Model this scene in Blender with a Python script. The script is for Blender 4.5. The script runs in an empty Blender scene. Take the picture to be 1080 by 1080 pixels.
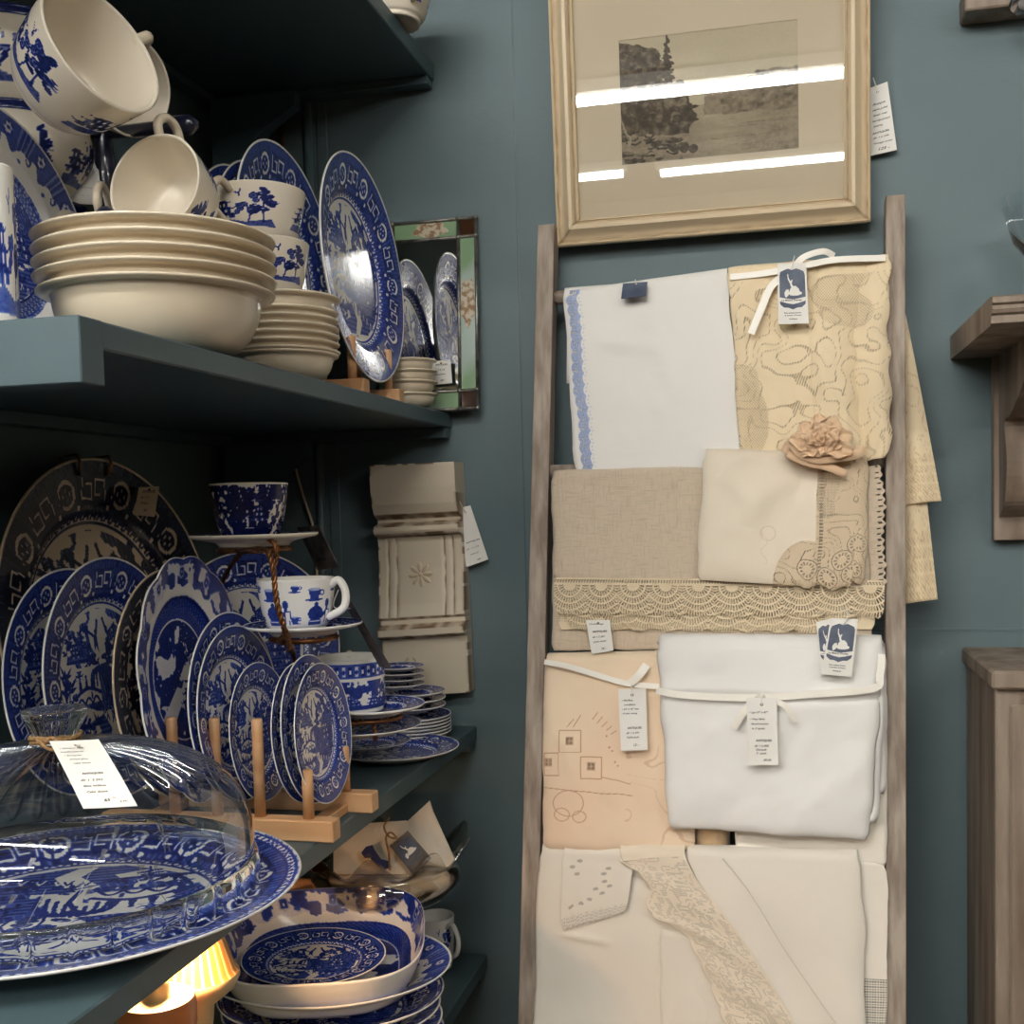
import bpy, math, random
import numpy as np
from mathutils import Vector, Matrix
R = math.radians
PI = math.pi
col = bpy.context.scene.collection
# ---------------------------------------------------------------- camera maths
CAM = Vector((0, 0, 1.45))
FPX = 1200.0
YAW, PITCH, ROLL = R(13.4), R(3.4), 0.026
PPX, PPY = 540.0, 537.0 + FPX * math.tan(PITCH)
_f0 = Vector((-math.sin(YAW), math.cos(YAW), 0)); _r0 = Vector((math.cos(YAW), math.sin(YAW), 0))
FW = (_f0 * math.cos(PITCH) - Vector((0, 0, 1)) * math.sin(PITCH)).normalized()
_u0 = _r0.cross(FW)
RT = _r0 * math.cos(ROLL) - _u0 * math.sin(ROLL)
UP = _u0 * math.cos(ROLL) + _r0 * math.sin(ROLL)
def ray(px, py):
    return FW + RT * ((px - PPX) / FPX) - UP * ((py - PPY) / FPX)
def on_plane(px, py, p0, n):
    d = ray(px, py); return CAM + d * ((p0 - CAM).dot(n) / d.dot(n))
def on_y(px, py, y): return on_plane(px, py, Vector((0, y, 0)), Vector((0, 1, 0)))
def on_z(px, py, z): return on_plane(px, py, Vector((0, 0, z)), Vector((0, 0, 1)))
def on_x(px, py, x): return on_plane(px, py, Vector((x, 0, 0)), Vector((1, 0, 0)))
def at(px, py, dist): return CAM + ray(px, py) * dist
def depth(p): return (p - CAM).dot(FW)
def size(px, p): return px * depth(p) / FPX
YB = 1.6

# ---------------------------------------------------------------- object helpers
def tag(o, label=None, cat=None, group=None, kind=None):
    if label: o['label'] = label
    if cat: o['category'] = cat
    if group: o['group'] = group
    if kind: o['kind'] = kind
    return o
def empty(name, loc=(0, 0, 0), label=None, cat=None, group=None):
    o = bpy.data.objects.new(name, None); col.objects.link(o); o.location = loc
    o.empty_display_size = .02
    return tag(o, label, cat, group)
def mesh(name, V, Fc, mats, parent=None, attrs=None, smooth=True, loc=None, mat_idx=None):
    me = bpy.data.meshes.new(name)
    if isinstance(V, np.ndarray): V = V.tolist()
    me.from_pydata([tuple(v) for v in V], [], [tuple(f) for f in Fc])
    if not isinstance(mats, (list, tuple)): mats = [mats]
    for m in mats: me.materials.append(m)
    if smooth: me.polygons.foreach_set('use_smooth', [True] * len(me.polygons))
    if mat_idx is not None: me.polygons.foreach_set('material_index', list(mat_idx))
    for k, a in (attrs or {}).items():
        at_ = me.attributes.new(k, 'FLOAT', 'POINT'); at_.data.foreach_set('value', np.asarray(a, dtype=np.float32))
    me.update()
    o = bpy.data.objects.new(name, me); col.objects.link(o)
    if parent is not None: o.parent = parent
    if loc is not None: o.location = loc
    return o
def copy_tree(o, parent=None):
    c = o.copy(); col.objects.link(c)
    if parent is not None: c.parent = parent
    for ch in [x for x in bpy.data.objects if x.parent == o]:
        copy_tree(ch, c)
    return c
class G:
    """collects simple shapes into one mesh"""
    def __init__(s): s.V = []; s.F = []
    def add(s, V, F):
        b = len(s.V); s.V += [tuple(v) for v in V]; s.F += [tuple(i + b for i in f) for f in F]; return s
    def box(s, x0, x1, y0, y1, z0, z1, bev=0.0, M=None):
        if bev <= 0:
            V = [(x, y, z) for z in (z0, z1) for (x, y) in ((x0, y0), (x1, y0), (x1, y1), (x0, y1))]
            F = [(3, 2, 1, 0), (4, 5, 6, 7), (0, 1, 5, 4), (1, 2, 6, 5), (2, 3, 7, 6), (3, 0, 4, 7)]
        else:
            b = bev; V = []; F = []
            for z, i in ((z0, b), (z0 + b, 0), (z1 - b, 0), (z1, b)):
                a = [(x0 + i, y0 + i + (b if i == 0 else 0)), (x0 + i + (b if i == 0 else 0), y0 + i), (x1 - i - (b if i == 0 else 0), y0 + i), (x1 - i, y0 + i + (b if i == 0 else 0)),
                     (x1 - i, y1 - i - (b if i == 0 else 0)), (x1 - i - (b if i == 0 else 0), y1 - i), (x0 + i + (b if i == 0 else 0), y1 - i), (x0 + i, y1 - i - (b if i == 0 else 0))]
                V += [(p[0], p[1], z) for p in a]
            for k in range(3):
                for j in range(8): F.append((k*8+j, k*8+(j+1) % 8, (k+1)*8+(j+1) % 8, (k+1)*8+j))
            F.append(tuple(range(7, -1, -1))); F.append(tuple(range(24, 32)))
        if M is not None: V = [tuple(M @ Vector(v)) for v in V]
        return s.add(V, F)
    def tube(s, pts, r, n=10, caps=True):
        pts = [Vector(p) for p in pts]; m = len(pts)
        rr = r if isinstance(r, (list, tuple)) else [r] * m
        V = []; prev = None
        for i, p in enumerate(pts):
            t = (pts[min(i + 1, m - 1)] - pts[max(i - 1, 0)]).normalized()
            if prev is None:
                a = Vector((0, 0, 1)) if abs(t.z) < .9 else Vector((1, 0, 0)); nrm = t.cross(a).normalized()
            else: nrm = (prev - t * prev.dot(t)).normalized()
            prev = nrm; bn = t.cross(nrm)
            for k in range(n):
                an = 2 * PI * k / n; V.append(tuple(p + (nrm * math.cos(an) + bn * math.sin(an)) * rr[i]))
        F = [(i*n+k, i*n+(k+1) % n, (i+1)*n+(k+1) % n, (i+1)*n+k) for i in range(m-1) for k in range(n)]
        if caps: F += [tuple(range(n-1, -1, -1)), tuple(range((m-1)*n, m*n))]
        return s.add(V, F)
    def ellipsoid(s, c, rx, ry, rz, nu=16, nv=10, M=None):
        V = []
        for j in range(nv + 1):
            ph = PI * j / nv
            for i in range(nu):
                th = 2 * PI * i / nu
                v = Vector((rx*math.sin(ph)*math.cos(th), ry*math.sin(ph)*math.sin(th), rz*math.cos(ph)))
                if M is not None: v = M @ v
                V.append(tuple(v + Vector(c)))
        F = [(j*nu+i, (j+1)*nu+i, (j+1)*nu+(i+1) % nu, j*nu+(i+1) % nu) for j in range(nv) for i in range(nu)]
        return s.add(V, F)
    def obj(s, name, mat, parent=None, smooth=False, **k): return mesh(name, s.V, s.F, mat, parent, smooth=smooth, **k)
def sharp(o, ang=35):
    """smooth faces, sharp edges above an angle"""
    me = o.data; me.polygons.foreach_set('use_smooth', [True] * len(me.polygons))
    me.set_sharp_from_angle(angle=R(ang)); return o

def catmull(ps, k=8):
    ps = [Vector(p) for p in ps]; out = []
    for i in range(len(ps) - 1):
        p0 = ps[max(i-1, 0)]; p1 = ps[i]; p2 = ps[i+1]; p3 = ps[min(i+2, len(ps)-1)]
        for j in range(k):
            t = j / k
            out.append(.5 * ((2*p1) + (p2-p0)*t + (2*p0-5*p1+4*p2-p3)*t*t + (3*p1-p0-3*p2+p3)*t**3))
    out.append(ps[-1]); return out

# ---------------------------------------------------------------- noise (vectorised)
def _lat(seed): return np.random.RandomState(seed).rand(64, 64).astype(np.float64)
def vn(x, y, seed=0):
    L = _lat(seed); x = np.asarray(x, float); y = np.asarray(y, float)
    xi = np.floor(x).astype(int); yi = np.floor(y).astype(int); fx = x - xi; fy = y - yi
    fx = fx*fx*(3-2*fx); fy = fy*fy*(3-2*fy)
    a = L[xi % 64, yi % 64]; b = L[(xi+1) % 64, yi % 64]; c = L[xi % 64, (yi+1) % 64]; d = L[(xi+1) % 64, (yi+1) % 64]
    return (a*(1-fx)+b*fx)*(1-fy) + (c*(1-fx)+d*fx)*fy
def fbm(x, y, seed=0, o=3):
    s = 0; a = .5; t = 0
    for i in range(o): s = s + a*vn(x*2**i, y*2**i, seed+i); t += a; a *= .5
    return s / t
def sst(a, b, x):
    t = np.clip((x-a)/(b-a), 0, 1); return t*t*(3-2*t)

# ---------------------------------------------------------------- materials
def new_mat(name):
    m = bpy.data.materials.new(name); m.use_nodes = True; nt = m.node_tree
    for n in list(nt.nodes): nt.nodes.remove(n)
    out = nt.nodes.new('ShaderNodeOutputMaterial'); return m, nt, out
def principled(nt, **k):
    b = nt.nodes.new('ShaderNodeBsdfPrincipled')
    for a, v in k.items(): b.inputs[a].default_value = v
    return b
def C3(c): return (c[0], c[1], c[2], 1)
def srgb(r, g, b):
    f = lambda c: (c/255/12.92) if c/255 <= .04045 else ((c/255+.055)/1.055)**2.4
    return (f(r), f(g), f(b))
def mixc(nt, fac, a, b):
    n = nt.nodes.new('ShaderNodeMix'); n.data_type = 'RGBA'
    if isinstance(fac, (int, float)): n.inputs[0].default_value = fac
    else: nt.links.new(fac, n.inputs[0])
    for i, v in ((6, a), (7, b)):
        if isinstance(v, tuple): n.inputs[i].default_value = C3(v)
        else: nt.links.new(v, n.inputs[i])
    return n.outputs[2]
def coords(nt, which='Object', scale=(1, 1, 1)):
    t = nt.nodes.new('ShaderNodeTexCoord'); mp = nt.nodes.new('ShaderNodeMapping'); mp.inputs['Scale'].default_value = scale
    nt.links.new(t.outputs[which], mp.inputs[0]); return mp.outputs[0]
def noise(nt, vec, scale, detail=3, rough=.5):
    n = nt.nodes.new('ShaderNodeTexNoise'); n.inputs['Scale'].default_value = scale; n.inputs['Detail'].default_value = detail
    n.inputs['Roughness'].default_value = rough
    nt.links.new(vec, n.inputs['Vector']); return n.outputs[0]
def ramp(nt, fac, stops):
    r = nt.nodes.new('ShaderNodeValToRGB'); nt.links.new(fac, r.inputs[0])
    e = r.color_ramp.elements
    while len(e) < len(stops): e.new(.5)
    for i, (p, c) in enumerate(stops):
        e[i].position = p; e[i].color = C3(c) if isinstance(c, tuple) else (c, c, c, 1)
    return r.outputs[0]
def math_(nt, op, a, b=None):
    n = nt.nodes.new('ShaderNodeMath'); n.operation = op
    for i, v in ((0, a), (1, b)):
        if v is None: continue
        if isinstance(v, (int, float)): n.inputs[i].default_value = v
        else: nt.links.new(v, n.inputs[i])
    return n.outputs[0]
def attr(nt, name):
    a = nt.nodes.new('ShaderNodeAttribute'); a.attribute_name = name; return a.outputs['Fac']
def bump(nt, h, strength, dist=.001):
    b = nt.nodes.new('ShaderNodeBump'); b.inputs['Strength'].default_value = strength; b.inputs['Distance'].default_value = dist
    nt.links.new(h, b.inputs['Height']); return b.outputs[0]

def simple(name, c, rough=.5, metal=0, c2=None, nscale=8, stretch=(1, 1, 1), bscale=None, bstr=.2, bdist=.0006, coat=0, sheen=0, spec=.5, lo=.35, hi=.65):
    m, nt, out = new_mat(name); b = principled(nt, Roughness=rough, Metallic=metal)
    b.inputs['Base Color'].default_value = C3(c); b.inputs['Coat Weight'].default_value = coat; b.inputs['Sheen Weight'].default_value = sheen
    b.inputs['Specular IOR Level'].default_value = spec
    v = coords(nt, 'Object', stretch)
    if c2: nt.links.new(ramp(nt, noise(nt, v, nscale, 4), [(lo, c), (hi, c2)]), b.inputs['Base Color'])
    if bscale: nt.links.new(bump(nt, noise(nt, v, bscale, 3), bstr, bdist), b.inputs['Normal'])
    nt.links.new(b.outputs[0], out.inputs[0]); return m

def china(name, stops, rough=.2, ivory=None):
    m, nt, out = new_mat(name); b = principled(nt, Roughness=rough); b.inputs['Specular IOR Level'].default_value = .42
    v = coords(nt, 'Object')
    n1 = noise(nt, v, 260, 2); n2 = noise(nt, v, 30, 3)
    k = math_(nt, 'ADD', math_(nt, 'MULTIPLY', n1, .45), math_(nt, 'MULTIPLY', n2, .25))
    k = math_(nt, 'ADD', k, .65)
    ink = math_(nt, 'MULTIPLY', attr(nt, 'ink'), k)
    c = ramp(nt, ink, stops)
    nt.links.new(c, b.inputs['Base Color']); nt.links.new(b.outputs[0], out.inputs[0]); return m
CREAM = srgb(226, 217, 200)
WHITE = srgb(236, 234, 229)
M_WIL = china('willow_blue_china', [(0, WHITE), (.16, WHITE), (.34, srgb(128, 148, 204)), (.6, srgb(54, 78, 166)), (.98, srgb(20, 34, 104))])
M_CUP = china('teacup_china', [(0, CREAM), (.16, CREAM), (.34, srgb(120, 132, 180)), (.6, srgb(36, 52, 120)), (.95, srgb(14, 22, 66))])
M_FLOW = china('flow_blue_china', [(0, WHITE), (.12, WHITE), (.4, srgb(74, 98, 184)), (.7, srgb(34, 56, 146)), (.98, srgb(16, 30, 98))])
M_DARK = china('shade_darkened_china', [(0, srgb(205, 185, 155)), (.18, srgb(200, 180, 150)), (.38, srgb(92, 94, 112)), (.6, srgb(32, 38, 62)), (.95, srgb(14, 18, 36))])  # willow inks and ground darkened: shade behind the rack put into the colour
M_CREAM = simple('cream_glazed_china', srgb(224, 212, 190), .2, coat=.1, c2=srgb(214, 200, 176), nscale=5)
M_TEAL = simple('teal_painted_wood', srgb(74, 93, 99), .42, c2=srgb(66, 86, 93), nscale=4, bscale=60, bstr=.25, bdist=.0008, stretch=(1, .35, 1))
M_WALL = simple('teal_painted_wall', srgb(94, 112, 116), .6, c2=srgb(86, 105, 110), nscale=3, bscale=220, bstr=.45, bdist=.0006, stretch=(.5, 1, 1))
M_BATTEN = simple('teal_painted_batten', srgb(90, 110, 116), .35, bscale=60, bstr=.2)
M_PINE = simple('pale_pine', srgb(222, 178, 134), .5, c2=srgb(205, 155, 108), nscale=14, stretch=(.25, 3, 3), bscale=30, bstr=.1)
M_GREYWOOD = simple('weathered_grey_wood', srgb(172, 160, 147), .75, c2=srgb(128, 114, 102), nscale=22, stretch=(4, 4, .18), bscale=90, bstr=.35, bdist=.0008)
M_BROWNWOOD = simple('worn_brown_wood', srgb(150, 136, 122), .6, c2=srgb(105, 90, 76), nscale=10, stretch=(3, 3, .35), bscale=50, bstr=.3)
M_COPPER = simple('copper_wire', srgb(150, 100, 62), .38, metal=.85, c2=srgb(98, 62, 38), nscale=60, bscale=250, bstr=.5)
M_TWINE = simple('jute_twine', srgb(168, 134, 92), .9, c2=srgb(128, 96, 60), nscale=300, bscale=900, bstr=.8, bdist=.001)
M_CARD = simple('white_card', srgb(236, 235, 230), .7, c2=srgb(228, 226, 219), nscale=12)
M_INK = simple('black_ink', srgb(40, 38, 42), .7)
M_NAVYINK = simple('slate_blue_print', srgb(62, 72, 92), .6, c2=srgb(84, 94, 112), nscale=60)
M_WHITEINK = simple('white_print', srgb(230, 228, 222), .6)
M_TREE = simple('dark_navy_painted_wood', srgb(26, 30, 52), .3, coat=.3)
M_LEAD = simple('lead_came', srgb(150, 148, 142), .38, metal=.8, c2=srgb(96, 94, 90), nscale=60, bscale=120, bstr=.3)
M_IVORY = simple('ivory_painted_moulding', srgb(212, 198, 172), .42, coat=.15, c2=srgb(204, 188, 160), nscale=6)
M_GILT = simple('brown_worn_edge', srgb(150, 116, 76), .5, c2=srgb(116, 84, 52), nscale=40)
M_MAT = simple('tan_mount_board', srgb(222, 204, 180), .85, c2=srgb(216, 197, 172), nscale=3)
# ---------------------------------------------------------------- transfer print painter (ink density arrays)
class Canvas:
    def __init__(s, W, H, x0, x1, y0, y1, v=0.0):
        s.W, s.H, s.b = W, H, (x0, x1, y0, y1)
        s.A = np.full((H, W), v, float)
        xs = x0 + (np.arange(W) + .5) / W * (x1 - x0); ys = y0 + (np.arange(H) + .5) / H * (y1 - y0)
        s.X, s.Y = np.meshgrid(xs, ys)
    def win(s, xa, xb, ya, yb):
        x0, x1, y0, y1 = s.b
        i0 = max(0, int((xa-x0)/(x1-x0)*s.W)-1); i1 = min(s.W, int((xb-x0)/(x1-x0)*s.W)+2)
        j0 = max(0, int((ya-y0)/(y1-y0)*s.H)-1); j1 = min(s.H, int((yb-y0)/(y1-y0)*s.H)+2)
        return slice(j0, max(j1, j0)), slice(i0, max(i1, i0))
    def put(s, w, m, v):
        a = s.A[w]
        if a.size: a[m] = v if np.isscalar(v) else v[m]
    def ell(s, cx, cy, rx, ry, v, rot=0):
        k = max(rx, ry); w = s.win(cx-k, cx+k, cy-k, cy+k); dx = s.X[w]-cx; dy = s.Y[w]-cy
        c, q = math.cos(rot), math.sin(rot); s.put(w, ((dx*c+dy*q)/rx)**2 + ((-dx*q+dy*c)/ry)**2 < 1, v)
    def line(s, x0, y0, x1, y1, t, v):
        w = s.win(min(x0, x1)-t, max(x0, x1)+t, min(y0, y1)-t, max(y0, y1)+t); X = s.X[w]; Y = s.Y[w]
        dx, dy = x1-x0, y1-y0; L = dx*dx+dy*dy+1e-12; u = np.clip(((X-x0)*dx+(Y-y0)*dy)/L, 0, 1)
        s.put(w, (X-x0-u*dx)**2+(Y-y0-u*dy)**2 < (t/2)**2, v)
    def path(s, pts, t, v):
        for a, b in zip(pts, pts[1:]): s.line(a[0], a[1], b[0], b[1], t, v)
    def poly(s, P, v):
        P = np.array(P, float); w = s.win(P[:, 0].min(), P[:, 0].max(), P[:, 1].min(), P[:, 1].max()); X = s.X[w]; Y = s.Y[w]
        m = np.zeros(X.shape, bool)
        for (xa, ya), (xb, yb) in zip(P, np.roll(P, -1, 0)):
            if ya == yb: continue
            m ^= ((ya > Y) != (yb > Y)) & (X < (xb-xa)*(Y-ya)/(yb-ya)+xa)
        s.put(w, m, v)
    def sample(s, x, y):
        x0, x1, y0, y1 = s.b
        fx = np.clip((x-x0)/(x1-x0)*s.W-.5, 0, s.W-1.001); fy = np.clip((y-y0)/(y1-y0)*s.H-.5, 0, s.H-1.001)
        i = fx.astype(int); j = fy.astype(int); u = fx-i; w = fy-j; A = s.A
        return (A[j, i]*(1-u)+A[j, i+1]*u)*(1-w)+(A[j+1, i]*(1-u)+A[j+1, i+1]*u)*w

def tree_round(c, x, y, k, rnd, n=9, v=.8):
    c.path([(x, y), (x+.1*k, y+.3*k), (x-.02*k, y+.55*k)], .05*k, v)
    for i in range(n):
        a = rnd.uniform(-.35, .35)*k; b = rnd.uniform(.35, .95)*k; r = rnd.uniform(.09, .15)*k
        c.ell(x+a, y+b, r, r*.85, v); c.ell(x+a, y+b, r*.62, r*.5, .42); c.ell(x+a, y+b, r*.35, r*.28, v)
def tree_dark(c, x, y, k, rnd, n=12, v=.85):
    c.path([(x, y), (x-.04*k, y+.4*k), (x+.05*k, y+.8*k)], .05*k, v)
    for i in range(n):
        t = i/n; a = rnd.uniform(-.3, .3)*(1.1-t)*k; b = (.3+.75*t)*k
        c.ell(x+a, y+b, .15*k*(1.15-t*.6), .07*k, v, rnd.uniform(-.5, .5))
        if rnd.random() < .5: c.ell(x+a, y+b+.03*k, .05*k, .015*k, .1)
def willow_tree(c, x, y, k, v=.8):
    c.path([(x, y), (x+.06*k, y+.35*k), (x-.03*k, y+.6*k)], .06*k, v)
    for i in range(9):
        a = -1+2*i/8; px, py = x-.03*k, y+.6*k
        pts = [(px+a*.42*k*math.sin(t*1.57), py+.22*k*math.sin(t*3.0)-.42*k*t*t*abs(a+.15)) for t in [j/8 for j in range(9)]]
        c.path(pts, .045*k, v)
        for q in pts[3:]: c.ell(q[0], q[1]-.03*k, .028*k, .06*k, v)
def pagoda(c, x, y, k):
    for i in range(3):
        w = (.5-.13*i)*k; b = y+i*.25*k
        c.poly([(x-w, b), (x+w, b), (x+w, b+.15*k), (x-w, b+.15*k)], .55)
        for j in range(5):
            q = x-w*.8+j*w*.4; c.poly([(q-.03*k, b), (q+.03*k, b), (q+.03*k, b+.12*k), (q-.03*k, b+.12*k)], .05 if j % 2 else .9)
        w2 = w+.12*k
        c.poly([(x-w2, b+.14*k), (x+w2, b+.14*k), (x+w*.6, b+.25*k), (x-w*.6, b+.25*k)], .92)
        c.line(x-w2, b+.145*k, x-w2-.05*k, b+.2*k, .03*k, .9); c.line(x+w2, b+.145*k, x+w2+.05*k, b+.2*k, .03*k, .9)
        for j in range(7):
            q = x-w*.75+j*w*.25; c.line(q, b+.155*k, q*.8+x*.2, b+.235*k, .012*k, .2)
def swallow(c, x, y, k, m=1):
    c.poly([(x, y), (x+m*.10*k, y+.34*k), (x+m*.16*k, y+.30*k), (x+m*.06*k, y-.02*k)], .85)
    c.poly([(x, y), (x-m*.30*k, y+.20*k), (x-m*.26*k, y+.10*k), (x-.02*k, y-.06*k)], .85)
    c.poly([(x-.06*k, y+.03*k), (x+.06*k, y), (x+m*.08*k, y-.36*k), (x, y-.2*k), (x-m*.05*k, y-.34*k)], .85)
    c.ell(x+m*.03*k, y+.07*k, .045*k, .06*k, .85)
def boat(c, x, y, k):
    c.poly([(x-.3*k, y+.06*k), (x-.2*k, y-.05*k), (x+.2*k, y-.05*k), (x+.34*k, y+.1*k), (x+.2*k, y+.02*k), (x-.18*k, y+.02*k)], .9)
    c.poly([(x-.1*k, y), (x+.12*k, y), (x+.12*k, y+.14*k), (x-.1*k, y+.14*k)], .6); c.line(x-.15*k, y+.16*k, x+.17*k, y+.16*k, .05*k, .9)
    for i in range(3): c.line(x-.35*k, y-(.09+.05*i)*k, x+.3*k, y-(.09+.05*i)*k, .018*k, .5)

def spiky(c, x, y, k, v=.9, n=7, a0=0):
    for i in range(n):
        a = a0+PI*(.1+.8*i/(n-1)); L = k*(.5+.25*math.sin(i*2.1))
        c.poly([(x, y), (x+L*.5*math.cos(a)-.07*k*math.sin(a), y+L*.5*math.sin(a)+.07*k*math.cos(a)), (x+L*math.cos(a), y+L*math.sin(a)), (x+L*.5*math.cos(a)+.07*k*math.sin(a), y+L*.5*math.sin(a)-.07*k*math.cos(a))], v)
def scene(c, S, seed=1, cx=0, cy=0):
    """a chinoiserie river landscape inside a circle of radius S"""
    rnd = random.Random(seed); P = lambda x, y: (cx+x*S, cy+y*S)
    def L(pts, v): c.poly([P(*p) for p in pts], v)
    hatch = .66+.14*np.sign(np.sin(c.Y*260/S*.35))
    rr_ = np.hypot(c.X-cx, c.Y-cy)/S; xx_ = (c.X-cx)/S; yy_ = (c.Y-cy)/S
    ms = (fbm(xx_*4+20+seed, yy_*4+20, 17, 4) > .50) & (rr_ < .97) & ~((np.hypot(xx_*1.2, yy_-.62) < .34)) & ~((np.abs(xx_+.45) < .3) & (yy_ < .2) & (yy_ > -.3))
    c.A[ms] = (.62+.24*(fbm(xx_*13+9, yy_*13+4, 19, 2) > .5)-.2*(np.sin(xx_*95+yy_*30) > .75))[ms]
    # ground lower right, path, water
    def LH(pts):
        PP = np.array([P(*p) for p in pts]); w = c.win(PP[:, 0].min(), PP[:, 0].max(), PP[:, 1].min(), PP[:, 1].max())
        X = c.X[w]; Y = c.Y[w]; m = np.zeros(X.shape, bool)
        for (xa, ya), (xb, yb) in zip(PP, np.roll(PP, -1, 0)):
            if ya == yb: continue
            m ^= ((ya > Y) != (yb > Y)) & (X < (xb-xa)*(Y-ya)/(yb-ya)+xa)
        c.put(w, m, hatch[w])
    LH([(-.75, -.62), (-.2, -.5), (.1, -.35), (.5, -.42), (.95, -.25), (.8, -.62), (.4, -.9), (-.3, -.95)])
    LH([(.2, -.3), (.95, -.3), (.98, .25), (.7, .32), (.45, .1), (.25, .05)])
    L([(-.15, -.5), (.05, -.42), (.2, -.75), (.05, -.95), (-.1, -.95), (0, -.72)], .04)
    L([(-.65, -.66), (-.3, -.62), (-.25, -.72), (-.55, -.8)], .05)
    pagoda(c, *P(.55, -.2), .52*S)
    tree_round(c, *P(.82, .0), .62*S, rnd, 12); tree_round(c, *P(.32, .12), .5*S, rnd, 8)
    tree_dark(c, *P(.12, .02), .5*S, rnd); tree_dark(c, *P(.62, .42), .4*S, rnd, 9)
    willow_tree(c, *P(-.05, -.38), .7*S)
    # bridge with three figures
    for i in range(3):
        x = -.62+.17*i; c.path([P(x-.09+.18*t, -.32+.1*math.sin(PI*t)) for t in [j/8 for j in range(9)]], .035*S, .85)
    c.path([P(-.72+.56*t, -.18+.09*math.sin(PI*t)) for t in [j/10 for j in range(11)]], .05*S, .85)
    c.path([P(-.72+.56*t, -.22+.09*math.sin(PI*t)) for t in [j/10 for j in range(11)]], .02*S, .1)
    for x in (-.6, -.46, -.32):
        c.poly([P(x-.04, -.1), P(x+.04, -.1), P(x+.015, .05), P(x-.015, .05)], .85); c.ell(*P(x, .07), .022*S, .025*S, .85)
    # island, boat, birds
    LH([(-.85, .28), (-.4, .25), (-.35, .32), (-.55, .4), (-.8, .38)]); pagoda(c, *P(-.62, .34), .26*S)
    tree_dark(c, *P(-.45, .34), .34*S, rnd, 8); tree_dark(c, *P(-.8, .34), .25*S, rnd, 6)
    boat(c, *P(-.6, .1), .32*S)
    swallow(c, *P(-.14, .6), .68*S, 1); swallow(c, *P(.16, .62), .68*S, -1)
    for (a, b, k) in ((-.88, -.1, .42), (-.72, -.62, .4), (-.3, -.62, .3), (.42, -.62, .34), (.78, -.52, .36), (-.2, .2, .22), (.86, .34, .3), (.2, .36, .24), (-.9, .1, .3)): spiky(c, *P(a, b), k*S)
    for (a, b, k) in ((.75, -.4, .36), (.95, -.1, .34), (-.72, .42, .3), (.05, -.62, .3)): tree_dark(c, *P(a, b), k*S, rnd, 10)
    # bottom plants and fence
    tree_dark(c, *P(-.5, -.86), .36*S, rnd, 8); tree_dark(c, *P(.3, -.86), .38*S, rnd, 8); tree_dark(c, *P(-.85, -.35), .4*S, rnd, 8)
    for i in range(14):
        x = -.1+.07*i; c.path([P(x, -.6-.02*i), P(x+.035, -.5-.02*i), P(x+.07, -.6-.02*i)], .018*S, .1 if i % 2 else .9)

def polar(c):
    return np.hypot(c.X, c.Y), np.arctan2(c.Y, c.X)
def border_willow(c, r0=.66, r1=.97, n=10, dark=.74, seed=3):
    Rr, T = polar(c); m = (Rr > r0) & (Rr < r1)
    c.A[m] = (dark+.16*np.sign(np.sin(T*150))*np.ones_like(Rr))[m]
    rm = (r0+r1)/2; w = (r1-r0)
    for i in range(n*2):
        a = 2*PI*i/(n*2); ca, sa = math.cos(a), math.sin(a)
        Q = lambda u, v: ((rm+u*w)*ca-v*w*sa, (rm+u*w)*sa+v*w*ca)
        if i % 2 == 0:
            c.ell(*Q(0, 0), .34*w, .34*w, .95); c.ell(*Q(0, 0), .29*w, .29*w, .08); c.ell(*Q(0, 0), .2*w, .2*w, .9)
            for k in range(4): c.ell(*Q(.1*math.cos(k*PI/2), .1*math.sin(k*PI/2)), .045*w, .045*w, .1)
            for k in (-1, 1):
                c.ell(*Q(-.34, k*.3), .13*w, .13*w, .9); c.ell(*Q(-.34, k*.3), .06*w, .06*w, .1)
        else:
            c.poly([Q(-.3, -.42), Q(.3, -.42), Q(.3, .42), Q(-.3, .42)], .95)
            c.path([Q(-.2, -.34), Q(.18, -.34), Q(.18, -.05), Q(-.1, -.05), Q(-.1, -.2)], .055*w, .1)
            c.path([Q(.2, .34), Q(-.18, .34), Q(-.18, .05), Q(.1, .05), Q(.1, .2)], .055*w, .1)
            c.line(*Q(-.45, -.55), *Q(.45, -.62), .05*w, .95); c.line(*Q(-.45, .55), *Q(.45, .62), .05*w, .95)
    for i in range(64):
        a = 2*PI*i/64; c.ell((r0+.004)*math.cos(a), (r0+.004)*math.sin(a), .026, .026, .85)
        c.ell((r0-.002)*math.cos(a), (r0-.002)*math.sin(a), .012, .012, .08)
def rim(c, r, w, v):
    Rr, _ = polar(c); c.A[abs(Rr-r) < w] = v
def P_willow(seed=1, N=620):
    c = Canvas(N, N, -1, 1, -1, 1); scene(c, .6, seed)
    border_willow(c); rim(c, .625, .007, .75); rim(c, .978, .008, .9); rim(c, .995, .012, 0); return c
def P_geo(N=760):
    c = Canvas(N, N, -1, 1, -1, 1); scene(c, .6, 5); border_willow(c, .66, .93, 14, .66)
    Rr, T = polar(c); m = (Rr > .93) & (Rr < .985); c.A[m] = .8
    for i in range(150):
        a = 2*PI*i/150; c.ell(.957*math.cos(a), .957*math.sin(a), .015, .015, .05); c.ell(.957*math.cos(a), .957*math.sin(a), .006, .006, .9)
    rim(c, .63, .01, .8); return c
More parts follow.
